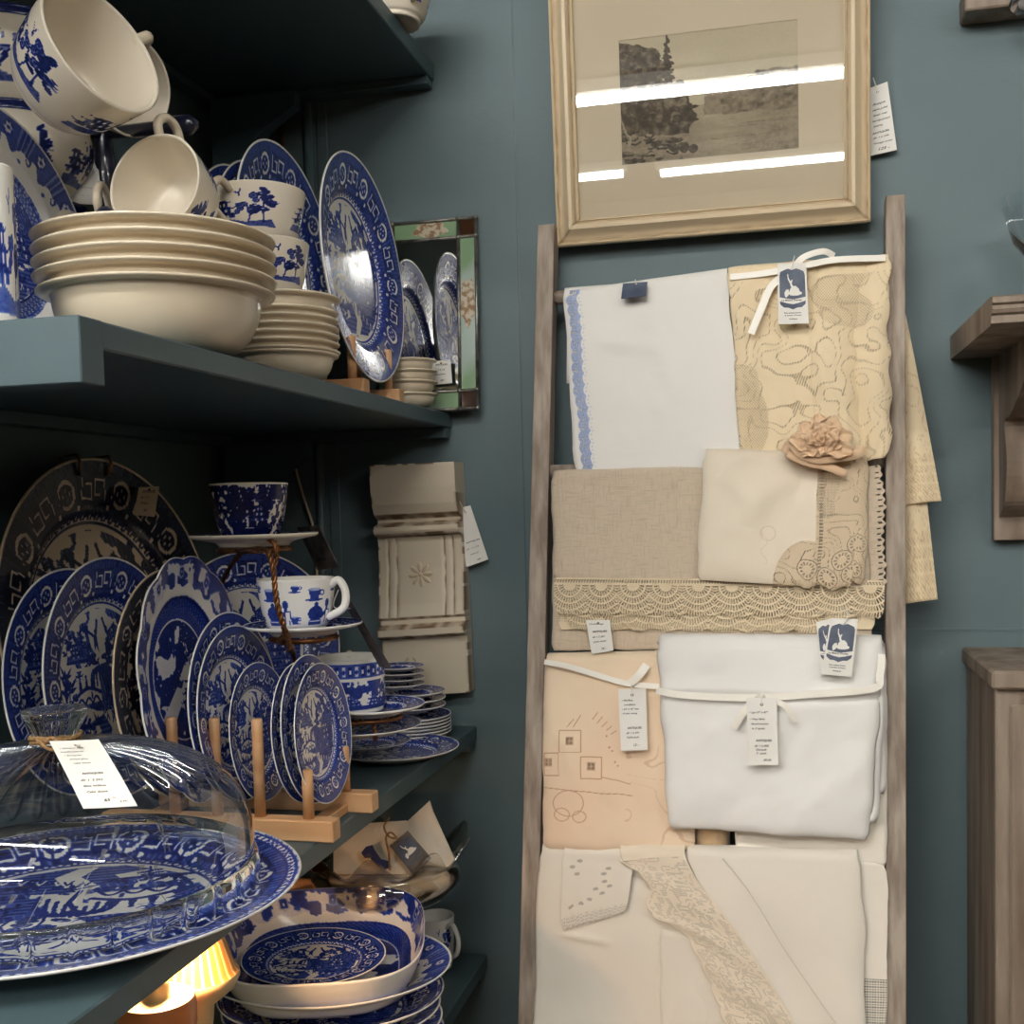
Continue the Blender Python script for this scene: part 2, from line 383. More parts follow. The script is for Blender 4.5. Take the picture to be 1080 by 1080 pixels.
def P_flow(N=620):
    c = Canvas(N, N, -1, 1, -1, 1); rnd = random.Random(4)
    Rr, T = polar(c); c.A[:] = 0
    m = Rr > .78+.015*np.sin(T*24); c.A[m] = np.where(fbm(c.X*11+20, c.Y*11+20, 3, 3) > .57, .18, .6+.35*vn(c.X*9+20, c.Y*9+20, 3))[m]
    for i in range(12):
        a = 2*PI*i/12; x, y = .89*math.cos(a), .89*math.sin(a); c.ell(x, y, .055, .055, .3); c.ell(x, y, .035, .035, .95); c.ell(x, y, .014, .014, .1)
    m = (Rr < .68) & (Rr > .5); c.A[m] = (.72+.2*np.sign(np.sin(T*90)*np.sin(Rr*190)))[m]
    m = Rr < .5; c.A[m] = (.14+.76*(fbm(c.X*8+9, c.Y*8+9, 8) > .47))[m]
    c2 = c
    for k in range(8):
        x, y = rnd.uniform(-.3, .3), rnd.uniform(-.3, .3); tree_dark(c2, x, y-.1, .3, rnd, 8, .95)
    c.poly([(-.42, -.28), (-.1, -.05), (.05, -.1), (-.05, -.2), (-.3, -.42)], .05); c.poly([(-.05, .0), (.08, .12), (.2, .02), (.1, -.02)], .05)
    swallow(c, -.08, .28, .3); pagoda(c, .1, -.32, .3)
    rim(c, .685, .01, .95); rim(c, .5, .008, .1); rim(c, .98, .012, .9); return c
def P_scroll(N=620):
    c = Canvas(N, N, -1, 1, -1, 1); Rr, T = polar(c); rnd = random.Random(6)
    scene(c, .5, 8)
    m = (Rr > .5) & (Rr < .62); c.A[m] = .62
    for i in range(72):
        for j in range(3):
            a = 2*PI*(i+.5*j)/72; q = .525+.035*j; c.ell(q*math.cos(a), q*math.sin(a), .014, .014, .2); c.ell(q*math.cos(a), q*math.sin(a), .006, .006, .85)
    rim(c, .5, .006, .95); rim(c, .625, .004, .95); rim(c, .64, .003, .8)
    edge = .8+.03*np.sin(T*14)+.02*np.sin(T*28+1)
    m = (Rr > edge) & (Rr < .985); c.A[m] = (.62+.25*np.sign(np.sin(T*120))*(np.abs((T*7/PI) % 1-.5) < .2))[m]
    for i in range(14):
        a = 2*PI*i/14
        for k in range(12):
            b = k*.6; q = .05*(1-k/14); x = .8+q*math.cos(b); yy = .1+q*math.sin(b)
            for s_ in (-1, 1):
                X = x*math.cos(a+s_*yy)-0; Y = x*math.sin(a+s_*yy); c.ell(X, Y, .009, .009, .85 if k % 2 else .7)
        c.ell(.9*math.cos(a), .9*math.sin(a), .06, .06, .9)
        for k in range(6): c.ell(.9*math.cos(a)+.03*math.cos(k*1.05), .9*math.sin(a)+.03*math.sin(k*1.05), .017, .017, .2)
        c.ell(.73*math.cos(a+.22), .73*math.sin(a+.22), .018, .018, .6)
    rim(c, .992, .012, .1); return c
def P_band(kind='willow', H=200, asp=5.2):
    """cup wall print; x runs 0..asp round the wall, y 0..1 up"""
    c = Canvas(int(H*asp), H, 0, asp, 0, 1); rnd = random.Random(7)
    if kind == 'willow':
        for q in range(3):
            o = q*asp/3
            c.poly([(o+.1, .12), (o+1.5, .1), (o+1.4, .26), (o+.9, .2), (o+.5, .3), (o+.15, .25)], .55)
            pagoda(c, o+.45, .3, .5); tree_round(c, o+.95, .2, .62, rnd, 9); tree_dark(c, o+1.25, .2, .7, rnd, 10); boat(c, o+1.42, .6, .35)
            swallow(c, o+.82, .8, .3)
    elif kind == 'dense':
        c.A[:] = .82*(fbm(c.X*9, c.Y*7+3, 3, 3) > .36)+.1
        for q in range(60):
            x, y = rnd.uniform(0, asp), rnd.uniform(0, 1)
            if q % 3: c.path([(x, y), (x+rnd.uniform(-.1, .1), y+rnd.uniform(.05, .3))], .014, .05)
            else: c.path([(x-.15, y), (x+.15, y+.01)], .012, .1)
        for q in range(4): pagoda(c, .6+q*asp/4, .3, .4)
    elif kind == 'band':
        c.A[:] = 0
        m = c.Y > .66; c.A[m] = .62
        for i in range(36):
            x = i*asp/36
            c.poly([(x+.02, .7), (x+.1, .7), (x+.1, .92), (x+.02, .92)], .95 if i % 2 else .2); c.ell(x+.06, .8, .03, .05, .1 if i % 2 else .9)
        m = (c.Y < .6) & (fbm(c.X*7, c.Y*7, 12, 3) > .47); c.A[m] = .8
        for q in range(9): pagoda(c, .2+q*asp/9, .08, .3)
        c.A[(c.Y < .08)] = .85; c.A[c.Y > .97] = 0
    elif kind == 'icons':
        def teacup(x, y, k):
            c.poly([(x-.16*k, y+.2*k), (x+.16*k, y+.2*k), (x+.1*k, y), (x-.1*k, y)], .8); c.ell(x, y+.2*k, .16*k, .04*k, .3)
            c.ell(x+.2*k, y+.12*k, .07*k, .07*k, .8); c.ell(x+.2*k, y+.12*k, .04*k, .04*k, 0); c.ell(x, y-.03*k, .24*k, .03*k, .8)
        def pot(x, y, k):
            c.ell(x, y, .25*k, .2*k, .85); c.poly([(x-.2*k, y-.15*k), (x+.2*k, y-.15*k), (x+.24*k, y-.3*k), (x-.24*k, y-.3*k)], .75); c.ell(x, y+.24*k, .06*k, .06*k, .85)
            c.path([(x+.2*k, y-.1*k), (x+.38*k, y+.05*k), (x+.42*k, y+.22*k)], .09*k, .85); c.line(x-.2*k, y-.2*k, x+.2*k, y-.2*k, .02*k, .1)
        for q in range(5):
            o = q*asp/5
            teacup(o+.25, .62, .95); pot(o+.3, .3, .8); c.ell(o+.62, .5, .07, .09, .8); teacup(o+.85, .78, .55); teacup(o+.82, .12, .6)
            c.poly([(o+.62, .06), (o+.76, .06), (o+.72, .38), (o+.58, .38)], .0); c.path([(o+.6, .1), (o+.6, .36), (o+.74, .36), (o+.7, .08)], .02, .85)
    return c
PW, PW2, PG, PF, PS = P_willow(1), P_willow(2), P_geo(), P_flow(), P_scroll()
BW, BD, BB, BI = P_band('willow'), P_band('dense'), P_band('band'), P_band('icons')

# ---------------------------------------------------------------- lathe ware
def lathe(prof, seg, shape=None):
    """prof: (r,z) list; shape(theta, r, z, i)->(x,y,z) arrays optional"""
    th = np.arange(seg)*2*PI/seg; V = []
    for i, (r, z) in enumerate(prof):
        x, y, zz = r*np.cos(th), r*np.sin(th), np.full(seg, z)
        if shape: x, y, zz = shape(th, r, z, i)
        V.append(np.stack([x, y, zz], 1))
    V = np.concatenate(V); n = len(prof)
    F = [(i*seg+k, i*seg+(k+1) % seg, (i+1)*seg+(k+1) % seg, (i+1)*seg+k) for i in range(n-1) for k in range(seg)]
    return V, F
def plate_prof(Rr, H, nt=90, well=.6, t=.0035, foot=.5):
    P = []
    rs = np.linspace(1e-5, .985, nt)
    def top(q):
        a = sst(well, well+.12, q)*.42; b = max(0, (q-well-.06)/(1-well-.06))*.58
        return t+(H-t)*(a+b)
    for q in rs: P.append((q*Rr, top(q)))
    n_top = nt
    P += [(Rr*.995, H+.0003), (Rr, H-.0008), (Rr*.994, H-.0022)]
    for q in np.linspace(.95, foot+.1, 8): P.append((q*Rr, max(top(q)-t, .0022)))
    P += [((foot+.05)*Rr, .0015), ((foot+.04)*Rr, 0), (foot*Rr, 0), ((foot-.015)*Rr, .0018), (1e-5, .0018)]
    return P, n_top
_cache = {}
def plate_data(Rr, H, pat, seg=256, sx=1, sy=1, scal=0, nt=90, spin=0, well=.6, nscal=12):
    P, n = plate_prof(Rr, H, nt, well)
    def sh(th, r, z, i):
        q = r/Rr; m = 1+scal*np.abs(np.sin(th*nscal/2))*sst(.6, 1, q)
        return r*m*np.cos(th)*sx, r*m*np.sin(th)*sy, np.full(len(th), z)
    V, F = lathe(P, seg, sh)
    F = [tuple(reversed(f)) for f in F] if False else F
    th = np.tile(np.arange(seg)*2*PI/seg, len(P)); rr = np.repeat([p[0]/Rr for p in P], seg)
    ink = np.zeros(len(V))
    if pat is not None:
        k = n*seg; ink[:k] = pat.sample(rr[:k]*np.cos(th[:k]+spin), rr[:k]*np.sin(th[:k]+spin))
    return V, F, ink
def ware_mesh(key, V, F, ink, m):
    if key in _cache: return _cache[key]
    o = mesh(key, V, F, m, attrs={'ink': ink}); me = o.data; bpy.data.objects.remove(o); _cache[key] = me; return me
def place(name, me, M, label, cat, group=None, parent=None):
    o = bpy.data.objects.new(name, me); col.objects.link(o); o.matrix_world = M
    if parent is not None: o.parent = parent
    return tag(o, label, cat, group)
def plate_me(key, Rr, H, pat, m, **k):
    if key in _cache: return _cache[key]
    V, F, ink = plate_data(Rr, H, pat, **k); return ware_mesh(key, V, F, ink, m)
def upright(p, lean=4, turn=0, spin=0, s=1):
    """matrix: ware lying flat -> standing, face towards +X, leaning back"""
    B = Matrix(((0, 0, 1), (1, 0, 0), (0, 1, 0))).to_4x4()
    return Matrix.Translation(p) @ Matrix.Rotation(R(turn), 4, 'Z') @ Matrix.Rotation(R(-lean), 4, 'Y') @ B @ Matrix.Rotation(R(spin), 4, 'Z') @ Matrix.Scale(s, 4)
def flat(p, rz=0, s=1, tx=0, ty=0):
    return Matrix.Translation(p) @ Matrix.Rotation(R(rz), 4, 'Z') @ Matrix.Rotation(R(tx), 4, 'X') @ Matrix.Rotation(R(ty), 4, 'Y') @ Matrix.Scale(s, 4)
def cup_prof(Rr, H, base=.6, t=.003, nt=60, straight=0.0):
    """returns profile and the range of outer-wall rings"""
    P = [(1e-5, .002), (base*Rr*.8, .002), (base*Rr*.86, 0), (base*Rr, 0), (base*Rr, .004)]
    n0 = len(P)
    for i in range(nt+1):
        q = i/nt; r = Rr*(base+(1-base)*(q**(.42 if not straight else .1)))
        P.append((r, .004+(H-.005)*q))
    n1 = len(P)
    P += [(Rr-t*.3, H), (Rr-t, H-.001)]
    for i in range(12, -1, -1):
        q = i/12; r = Rr*(base+(1-base)*(q**(.42 if not straight else .1)))-t; P.append((max(r, .001), .007+(H-.009)*q))
    P.append((1e-5, .006)); return P, n0, n1
def cup_me(key, Rr, H, pat, m, base=.6, seg=200, straight=0, reps=1, phase=0, lo=.08, hi=.92):
    if key in _cache: return _cache[key]
    P, n0, n1 = cup_prof(Rr, H, base, straight=straight)
    V, F = lathe(P, seg)
    ink = np.zeros(len(V)); th = np.tile(np.arange(seg)/seg, n1-n0); q = np.repeat(np.linspace(0, 1, n1-n0), seg)
    if pat is not None:
        a = pat.b[1]; v = (q-lo)/(hi-lo); s_ = pat.sample(((th*reps+phase) % 1)*a, v); s_[(v < 0) | (v > 1)] = 0
        ink[n0*seg:n1*seg] = s_
    return ware_mesh(key, V, F, ink, m)
def cup_handle(parent, Rr, H, m, ang=0, k=1, r=.0042):
    pts = catmull([(Rr*.96, 0, H*.86), (Rr+.014*k, 0, H*.95), (Rr+.027*k, 0, H*.72), (Rr+.022*k, 0, H*.42), (Rr*.86, 0, H*.24)], 7)
    Mz = Matrix.Rotation(R(ang), 3, 'Z'); pts = [Mz @ p for p in pts]
    return G().tube(pts, r, 10).obj('handle', m, parent, smooth=True)
def axis_matrix(p, axis, spin=0, s=1):
    z = Vector(axis).normalized(); x = Vector((0, 0, 1)).cross(z)
    if x.length < 1e-3: x = Vector((1, 0, 0))
    x.normalize(); y = z.cross(x)
    return Matrix.Translation(p) @ Matrix((x, y, z)).transposed().to_4x4() @ Matrix.Rotation(R(spin), 4, 'Z') @ Matrix.Scale(s, 4)
def camdir(r, u, t):
    """direction from components right, up, towards the camera"""
    return (RT*r + UP*u - FW*t).normalized()

# ---------------------------------------------------------------- paper tags
FONT_CACHE = {}
def text_mesh(body, sz, shear=0.0, bold=0):
    k = (body, sz, shear, bold)
    if k in FONT_CACHE: return FONT_CACHE[k]
    cu = bpy.data.curves.new('text', 'FONT'); cu.body = body; cu.size = sz; cu.shear = shear; cu.resolution_u = 2; cu.offset = bold
    o = bpy.data.objects.new('text', cu); col.objects.link(o)
    dg = bpy.context.evaluated_depsgraph_get(); me = bpy.data.meshes.new_from_object(o.evaluated_get(dg))
    V = np.array([v.co[:] for v in me.vertices]) if len(me.vertices) else np.zeros((0, 3)); F = [tuple(p.vertices) for p in me.polygons]
    bpy.data.objects.remove(o); bpy.data.curves.remove(cu); bpy.data.meshes.remove(me)
    FONT_CACHE[k] = (V, F); return V, F
def quad_map(c4, n):
    """c4: TL,TR,BR,BL; returns f(u,v,off): u right 0..1, v down 0..1"""
    TL, TR, BR, BL = [Vector(p) for p in c4]
    return lambda u, v, o=0: (TL*(1-u)+TR*u)*(1-v)+(BL*(1-u)+BR*u)*v + n*o
def make_tag(name, c4, label, lines, cat='price tag', curl=.0, string=None, hole=(.5, .1), logo=False, card=None, group=None, sheet=.0005):
    """lines: (text, u, v, size_in_card_widths, style)"""
    TL, TR, BR, BL = [Vector(p) for p in c4]; n = (TR-TL).cross(TL-BL).normalized()
    if n.dot(CAM-TL) < 0: n = -n
    w = (TR-TL).length; h = (BL-TL).length
    base = quad_map(c4, n)
    f = lambda u, v, o=0: base(u, v, o+curl*math.sin(PI*min(max(v, 0), 1))*1.0+curl*.3*(u-.5)**2)
    nu, nv = 8, 12
    V = [tuple(f(i/nu, j/nv, 0)) for j in range(nv+1) for i in range(nu+1)]; V += [tuple(f(i/nu, j/nv, -sheet)) for j in range(nv+1) for i in range(nu+1)]
    N = (nu+1)*(nv+1); q = lambda i, j: j*(nu+1)+i
    F = [(q(i, j), q(i, j+1), q(i+1, j+1), q(i+1, j)) for j in range(nv) for i in range(nu)]
    F += [tuple(N+x for x in reversed(fc)) for fc in F]
    bd = [q(i, 0) for i in range(nu+1)]+[q(nu, j) for j in range(1, nv+1)]+[q(i, nv) for i in range(nu-1, -1, -1)]+[q(0, j) for j in range(nv-1, 0, -1)]
    F += [(bd[k], bd[(k+1) % len(bd)], bd[(k+1) % len(bd)]+N, bd[k]+N) for k in range(len(bd))]
    root = mesh(name, V, F, card or M_CARD, smooth=False); tag(root, label, cat, group)
    LV, LF = [], []; PV, PF_ = [], []
    for (s_, u, v, sz, st) in lines:
        tv, tf = text_mesh(s_, 1.0, .35 if st == 'hand' else 0, .03 if st == 'print' else .018)
        if not len(tv): continue
        b = len(LV)
        for p in tv:
            wob = .03*math.sin(p[0]*2.3+len(s_)) if st == 'hand' else 0
            LV.append(tuple(f(u+p[0]*sz, v-(p[1]*1.0+wob)*sz*w/h*(.9 if st == 'print' else .85), .0003)))
        LF += [tuple(i+b for i in q_) for q_ in tf]
    if LV: mesh('lettering', LV, LF, M_INK, root, smooth=False)
    def shape(pts, m, nm, o):
        # triangulated polygon fan through bmesh-free ngon; keeps it on the sheet
        return mesh(nm, [tuple(f(a, b_, o)) for a, b_ in pts], [tuple(range(len(pts)))], m, root, smooth=False)
    if logo:
        e = []
        for (cx_, cy_, a0) in ((.86, .17, -90), (.86, .17, 0)): pass
        P = [(.06, .2), (.1, .14), (.24, .11), (.35, .09), (.5, .115), (.65, .09), (.76, .11), (.9, .14), (.94, .2), (.94, .56), (.7, .585), (.5, .6), (.3, .585), (.06, .56)]
        shape(P, M_NAVYINK, 'printed_panel', .0002)
        P = [(.06, .625), (.3, .66), (.5, .68), (.7, .66), (.94, .625), (.92, .68), (.8, .73), (.65, .735), (.5, .765), (.35, .735), (.2, .73), (.08, .68)]
        shape(P, M_NAVYINK, 'printed_scroll', .0002)
        Gm = G()
        def pl(pts): Gm.add([tuple(f(a, b_, .0004)) for a, b_ in pts], [tuple(range(len(pts)))])
        pl([(.24, .55), (.22, .49), (.28, .44), (.36, .43), (.4, .5), (.36, .53), (.28, .57)])
        pl([(.38, .5), (.42, .43), (.5, .38), (.62, .38), (.72, .43), (.74, .47), (.82, .49), (.8, .52), (.66, .54), (.5, .54), (.4, .53)])
        pl([(.45, .4), (.42, .34), (.35, .27), (.33, .18), (.36, .18), (.38, .25), (.44, .3), (.5, .27), (.51, .29), (.48, .33), (.52, .39)])
        Gm.obj('swan_print', M_WHITEINK, root)
    # punched hole eyelet and string
    hu, hv = hole
    ring = [f(hu+.055*math.cos(a)*1, hv+.055*w/h*math.sin(a), .0005) for a in [k*PI/6 for k in range(12)]]
    if not logo: mesh('punched_hole', [tuple(p) for p in ring], [tuple(range(12))], M_GILT if card is None else M_INK, root, smooth=False)
    if string:
        pts = catmull([f(hu, hv, -.0006), f(hu, hv, .001)]+[Vector(p) for p in string], 6)
        G().tube(pts, .0007, 6).obj('string', M_WHITEINK if name != 'kraft' else M_TWINE, root, smooth=True)
    return root
# ================================================================= room
XL = on_y(228, 200, YB).x
def structure(o): o['kind'] = 'structure'; return o
XR, YF, ZC, XF = 2.6, -6.6, 2.75, -4.2
M_PLASTER = simple('pale_ceiling_paint', srgb(150, 146, 140), .8)
M_FLOOR = simple('brown_floor_boards', srgb(92, 72, 54), .5, c2=srgb(70, 52, 38), nscale=6, stretch=(6, .6, 1))
structure(G().box(XF-.1, XR+.1, YB, YB+.1, 0, ZC).obj('wall_back', M_WALL))
structure(G().box(XL-.12, XL, .40, YB, 0, ZC).obj('wall_left', M_WALL))
structure(G().box(XR, XR+.1, YF, YB, 0, ZC).obj('wall_right', simple('brown_wall_paint', srgb(112, 100, 86), .8)))
structure(G().box(XF-.1, XF, YF, YB, 0, ZC).obj('wall_side', simple('dim_wall_paint', srgb(104, 96, 86), .8)))
structure(G().box(XF-.1, XR+.1, YF-.1, YF, 0, ZC).obj('wall_front', simple('beige_wall_paint', srgb(120, 110, 96), .8)))
structure(G().box(XF-.1, XR+.1, YF-.1, YB+.1, -.1, 0).obj('floor', M_FLOOR))
structure(G().box(XF-.1, XR+.1, YF-.1, YB+.1, ZC, ZC+.1).obj('ceiling', M_PLASTER))
# raised battens and board joints on the back wall
xb = on_y(325, 150, YB).x
g = G()
g.tube([(xb, YB-.001, .02), (xb, YB-.001, ZC-.02)], .0065, 10); structure(g.obj('trim_1', M_BATTEN, smooth=True))
xs = on_y(542, 100, YB).x
structure(G().box(xs-.0012, xs+.0012, YB-.0012, YB, .0, ZC).obj('trim_2', M_TEAL))
zj = on_y(1020, 664, YB).z
structure(G().box(xs+.3, XR, YB-.0015, YB, zj-.0015, zj+.0015).obj('trim_3', M_BATTEN))
xc = on_y(352, 560, YB).x
structure(G().box(xc-.004, xc+.012, YB-.003, YB, .0, ZC, .001).obj('trim_4', M_WALL))

# ================================================================= shelves on the left wall
S2x, S2z = on_y(477, 437, YB).x, on_y(477, 437, YB).z
S1x, S1z = on_y(458, 68, YB).x, on_y(458, 68, YB).z
S3x, S3z = on_y(503, 765, YB).x, on_y(503, 765, YB).z
S4x, S4z = on_y(514, 1006, YB).x, on_y(514, 1006, YB).z
YN = on_x(84, 345, S2x).y
def shelf(x1, z, th, y0, label, cleat=True, drop=.035):
    t = empty('wall_shelf', (0, 0, 0), label, 'shelf', 'teal shelves on the left wall')
    sharp(G().box(XL+.001, x1, y0+(.0265 if cleat else 0), YB-.002, z-th, z, .0015).obj('board', M_TEAL, t))
    G().box(XL+.004, x1-.003, YB-.028, YB-.003, z-drop, z-th-.0003, .001).obj('wall_batten', M_TEAL, t)
    G().box(XL+.003, XL+.025, y0+.05, YB-.03, z-drop, z-th-.0003, .001).obj('side_batten', M_TEAL, t)
    if cleat: sharp(G().box(XL+.001, x1+.001, y0-.002, y0+.026, z-.046, z, .001).obj('end_cleat', M_TEAL, t))
    # curved bracket below, near the back
    pr = [(0, 0), (.0, -.15), (.025, -.15), (.045, -.08), (.09, -.045), (.13, -.02), (.13, 0)]
    g = G()
    for yb in (YB-.06,):
        A = [(XL+.027+a, yb, z-drop-.0003+b) for a, b in pr]; B = [(p[0], yb+.022, p[2]) for p in A]; n = len(A)
        g.add(A+B, [tuple(range(n)), tuple(range(2*n-1, n-1, -1))]+[(i, i+n, (i+1) % n+n, (i+1) % n) for i in range(n)])
    g.obj('bracket', M_TEAL, t)
    return t
shelf(S1x, S1z, .024, .50, 'highest teal shelf, above the tilted cups and the large blue plate')
shelf(S2x, S2z, .020, YN, 'teal shelf carrying the cream bowl stack and the mirror')
shelf(S3x, S3z, .022, .50, 'teal shelf carrying the glass cake dome and racked plates', cleat=False)
shelf(S4x, S4z, .022, .50, 'lowest teal shelf, below the smoked glass bowl', cleat=False)

# ================================================================= wooden plate racks
def dish_rack(z, y0, y1, x0, x1, pegs, label):
    """two rails along X with pegs. pegs: (x, rail 0/1, height)"""
    t = empty('plate_rack', ((x0+x1)/2, (y0+y1)/2, z), label, 'plate rack', 'wooden plate racks')
    L = lambda v: (v[0]-(x0+x1)/2, v[1]-(y0+y1)/2, v[2]-z)
    o = Vector(((x0+x1)/2, (y0+y1)/2, z))
    rails_ = []
    for yy in (y0, y1):
        r = G().box(x0-o.x, x1-o.x, yy-.010-o.y, yy+.010-o.y, 0.0003, .021, .0012).obj('rail', M_PINE, t); sharp(r); rails_.append(r)
    for xx in (x0+.03, x1-.035):
        G().box(xx-.008-o.x, xx+.008-o.x, y0-.01-o.y+.0202, y1-.0102-o.y, .0003, .010, .001).obj('cross_rail', M_PINE, t)
    for (xx, k, h) in pegs:
        yy = (y0, y1)[k]-o.y
        G().tube([(xx-o.x, yy, .0212), (xx-o.x, yy, h-.002), (xx-o.x, yy, h)], [.0056, .0056, .0046], 14).obj('peg', M_PINE, rails_[k], smooth=True)
    return t
RY0, RY1 = on_z(330, 889, S3z).y+.010, on_z(372, 857, S3z).y+.008
xe0 = on_z(354, 888, S3z).x; 
pegs = [(on_y(p, 790, RY0).x, 0, h) for p, h in ((182, .118), (227, .118), (272, .118), (323, .069))]
pegs += [(on_y(p, 800, RY1).x, 1, .069) for p in (363,)] + [(on_y(p, 800, RY1).x, 1, .1) for p in (225, 262, 300)]
dish_rack(S3z, RY0, RY1, xe0-.25, xe0, pegs, 'pale wooden rack holding the row of blue plates behind the cake dome')
QY0, QY1 = on_z(387, 419, S2z).y+.0, on_z(424, 425, S2z).y+.0
QY0 = 1.30; QY1 = 1.43
xq = on_y(387, 410, QY0).x
pegs = [(on_y(371, 380, QY0).x, 0, .073), (on_y(409, 390, QY1).x, 1, .073), (xq-.075, 0, .073), (xq-.06, 1, .073), (xq-.11, 0, .073), (xq-.11, 1, .073)]
dish_rack(S2z, QY0, QY1, xq-.30, xq, pegs, 'pale wooden rack under the large standing plate beside the mirror')

# ================================================================= standing plates
def upright_plate(key, me, cx, topy, Y, r0, z0, label, name='dinner_plate', cat='plate', lean=4, turn=0, spin=0, group='blue plates standing in the wooden rack', botz=None, aspect=1):
    """cx: pixel of the centre; the plate's bottom rests at z0; radius follows from the top pixel"""
    p = on_y(cx, topy, Y); top = p.z; r = (top-z0)/2/aspect
    pc = on_y(cx, topy, Y)
    c = Vector((on_y(cx, 700 if z0 < 1.45 else 300, Y).x, Y, z0+r*aspect*math.cos(R(lean))))
    s = r/r0
    M = upright(c, lean, turn, spin, s)
    return place(name, me, M, label, cat, group), r
ME_D = plate_me('dinner_plate_willow', .125, .02, PW, M_WIL, nt=120, seg=320)
ME_D2 = plate_me('dinner_plate_willow_b', .125, .02, PW2, M_WIL, nt=110, seg=300)
ME_F = plate_me('flow_blue_plate', .125, .022, PF, M_FLOW, nt=110, seg=300, sx=.86, sy=1.0, scal=.035)
ME_S = plate_me('scroll_platter', .14, .022, PS, M_WIL, nt=120, seg=320)
ME_K = plate_me('dark_platter', .135, .02, PW, M_DARK, nt=120, seg=320)
ME_K2 = plate_me('dark_plate', .125, .02, PW2, M_DARK, nt=60, seg=200)
zr = S3z+.0225
RYc = (RY0+RY1)/2
for (cx, topy, me, lab) in [
        (329, 700, ME_D, 'blue willow side plate at the right end of the long rack'),
        (317, 691, ME_D2, 'blue plate directly behind the rack end plate, only its rim showing'),
        (306, 699, ME_D, 'blue plate third from the right end of the long rack, rim edge showing'),
        (264, 699, ME_D2, 'small blue willow plate between two tall rack pegs'),
        (240, 660, ME_D, 'blue willow plate nested just in front of another, mid rack'),
        (234, 646, ME_D2, 'blue plate with pale rim nested behind a willow plate, mid rack'),
        (188, 590, ME_F, 'large scallop-edged flow blue platter standing mid rack'),
        (172, 600, ME_K2, 'dark plate standing directly behind the scalloped flow blue platter'),
        (108, 588, ME_D, 'large blue willow plate with birds, above the dome knob'),
        (66, 600, ME_D2, 'leftmost large blue plate of the rack row')]:
    nm = 'platter' if me is ME_F else 'dinner_plate'
    upright_plate('', me, cx, topy, RYc, .125, zr, lab, name=nm, cat='platter' if nm == 'platter' else 'plate', lean=5)
# dark platter with wire hanger, behind the row
xk_ = XL+.052; top_ = on_x(105, 484, xk_); r = (top_.z-S3z)/2
pc = Vector((xk_, on_x(105, 640, xk_).y, S3z+r*math.cos(R(8))+.001))
Mk = upright(pc, 8, -4, 0, r/.135)
pk = place('hanging_platter', ME_K, Mk, 'large dark willow platter in a wire hanger behind the rack row', 'platter')
gk = G()
for a in (-9, 8):
    c, s = math.sin(R(a)), math.cos(R(a)); q = .1352
    gk.tube([(q*.9*c, q*.9*s, .0185), (q*.975*c, q*.975*s, .0225), (q*1.02*c, q*1.02*s, .021), (q*1.03*c, q*1.03*s, .006), (q*.7*c, q*.7*s, -.004)], .0014, 8)
gk.tube([(q*.7*math.sin(R(-14)), q*.7*math.cos(R(-14)), -.004), (0, -.04, -.006), (q*.7*math.sin(R(12)), q*.7*math.cos(R(12)), -.004)], .0014, 8)
gk.obj('wire_hanger', M_COPPER, pk, smooth=True)

# upper shelf big plates
zq = S2z+.0225
QYc = (QY0+QY1)/2
upright_plate('', ME_D, 369, 165, QYc, .125, zq, 'largest blue willow plate standing beside the leaded mirror', lean=4, group='blue plates standing on the upper shelf')
upright_plate('', ME_D2, 292, 153, QYc-.04, .125, zq, 'blue willow plate behind the two stacked teacups', lean=5, group='blue plates standing on the upper shelf')
upright_plate('', ME_D, 268, 174, QYc-.04, .125, zq, 'blue plate second behind the stacked teacups, top edge showing', lean=5, group='blue plates standing on the upper shelf')
upright_plate('', ME_D2, 248, 178, QYc-.04, .125, zq, 'blue plate furthest left of the group behind the stacked teacups', lean=5, group='blue plates standing on the upper shelf')
# scroll border platter, left edge
c = at(-8, 215, 1.04); r = 138*1.04/FPX
c.z = S2z+r*math.cos(R(7))+.002
place('scroll_platter', ME_S, upright(c, 7, 0, 0, r/.14), 'large plate with scrolled flower border standing left of the cream bowls', 'platter')

# ================================================================= cream bowl stack
def stack(me_list, p, dz, labels, name, cat, group, rz=0, jit=.0006):
    z = p.z
    for i, (me, lab) in enumerate(zip(me_list, labels)):
        place(name, me, flat(Vector((p.x+random.uniform(-jit, jit), p.y+random.uniform(-jit, jit), z)), rz+i*37), lab, cat, group)
        z += dz[i] if isinstance(dz, list) else dz
random.seed(3)
def bowl_me(key, Rr, H, m, base=.5, rimw=.012, t=.0035, seg=128):
    if key in _cache: return _cache[key]
    P = [(1e-5, .002), (base*Rr*.9, .002), (base*Rr*.94, 0), (base*Rr, 0), (base*Rr*1.01, .003)]
    r1 = Rr-rimw
    for i in range(1, 15):
        q = i/14; P.append((base*Rr+(r1-base*Rr)*math.sin(q*PI/2)**.9, .003+(H-.007)*(1-math.cos(q*PI/2))**.9))
    P += [(Rr-.004, H-.0035), (Rr, H-.002), (Rr+.0006, H-.0005), (Rr-.001, H+.0006), (Rr-.005, H-.0003), (r1-.002, H-.004)]
    for i in range(13, 0, -1):
        q = i/14; P.append((max(base*Rr+(r1-base*Rr)*math.sin(q*PI/2)**.9-t, .002), .003+t+(H-.007)*(1-math.cos(q*PI/2))**.9))
    P.append((1e-5, .0055))
    V, F = lathe(P, seg); return ware_mesh(key, V, F, np.zeros(len(V)), m)
pb = on_x(175, 372, S2x-.068); 
pb = Vector((S2x-.07, 0, S2z)); 
yy = on_x(168, 330, pb.x).y; pb.y = yy
Rb = size(120, pb)
Hb = on_y(168, 312, yy).z-S2z
ME_BW = bowl_me('serving_bowl', Rb, Hb, M_CREAM, base=.52)
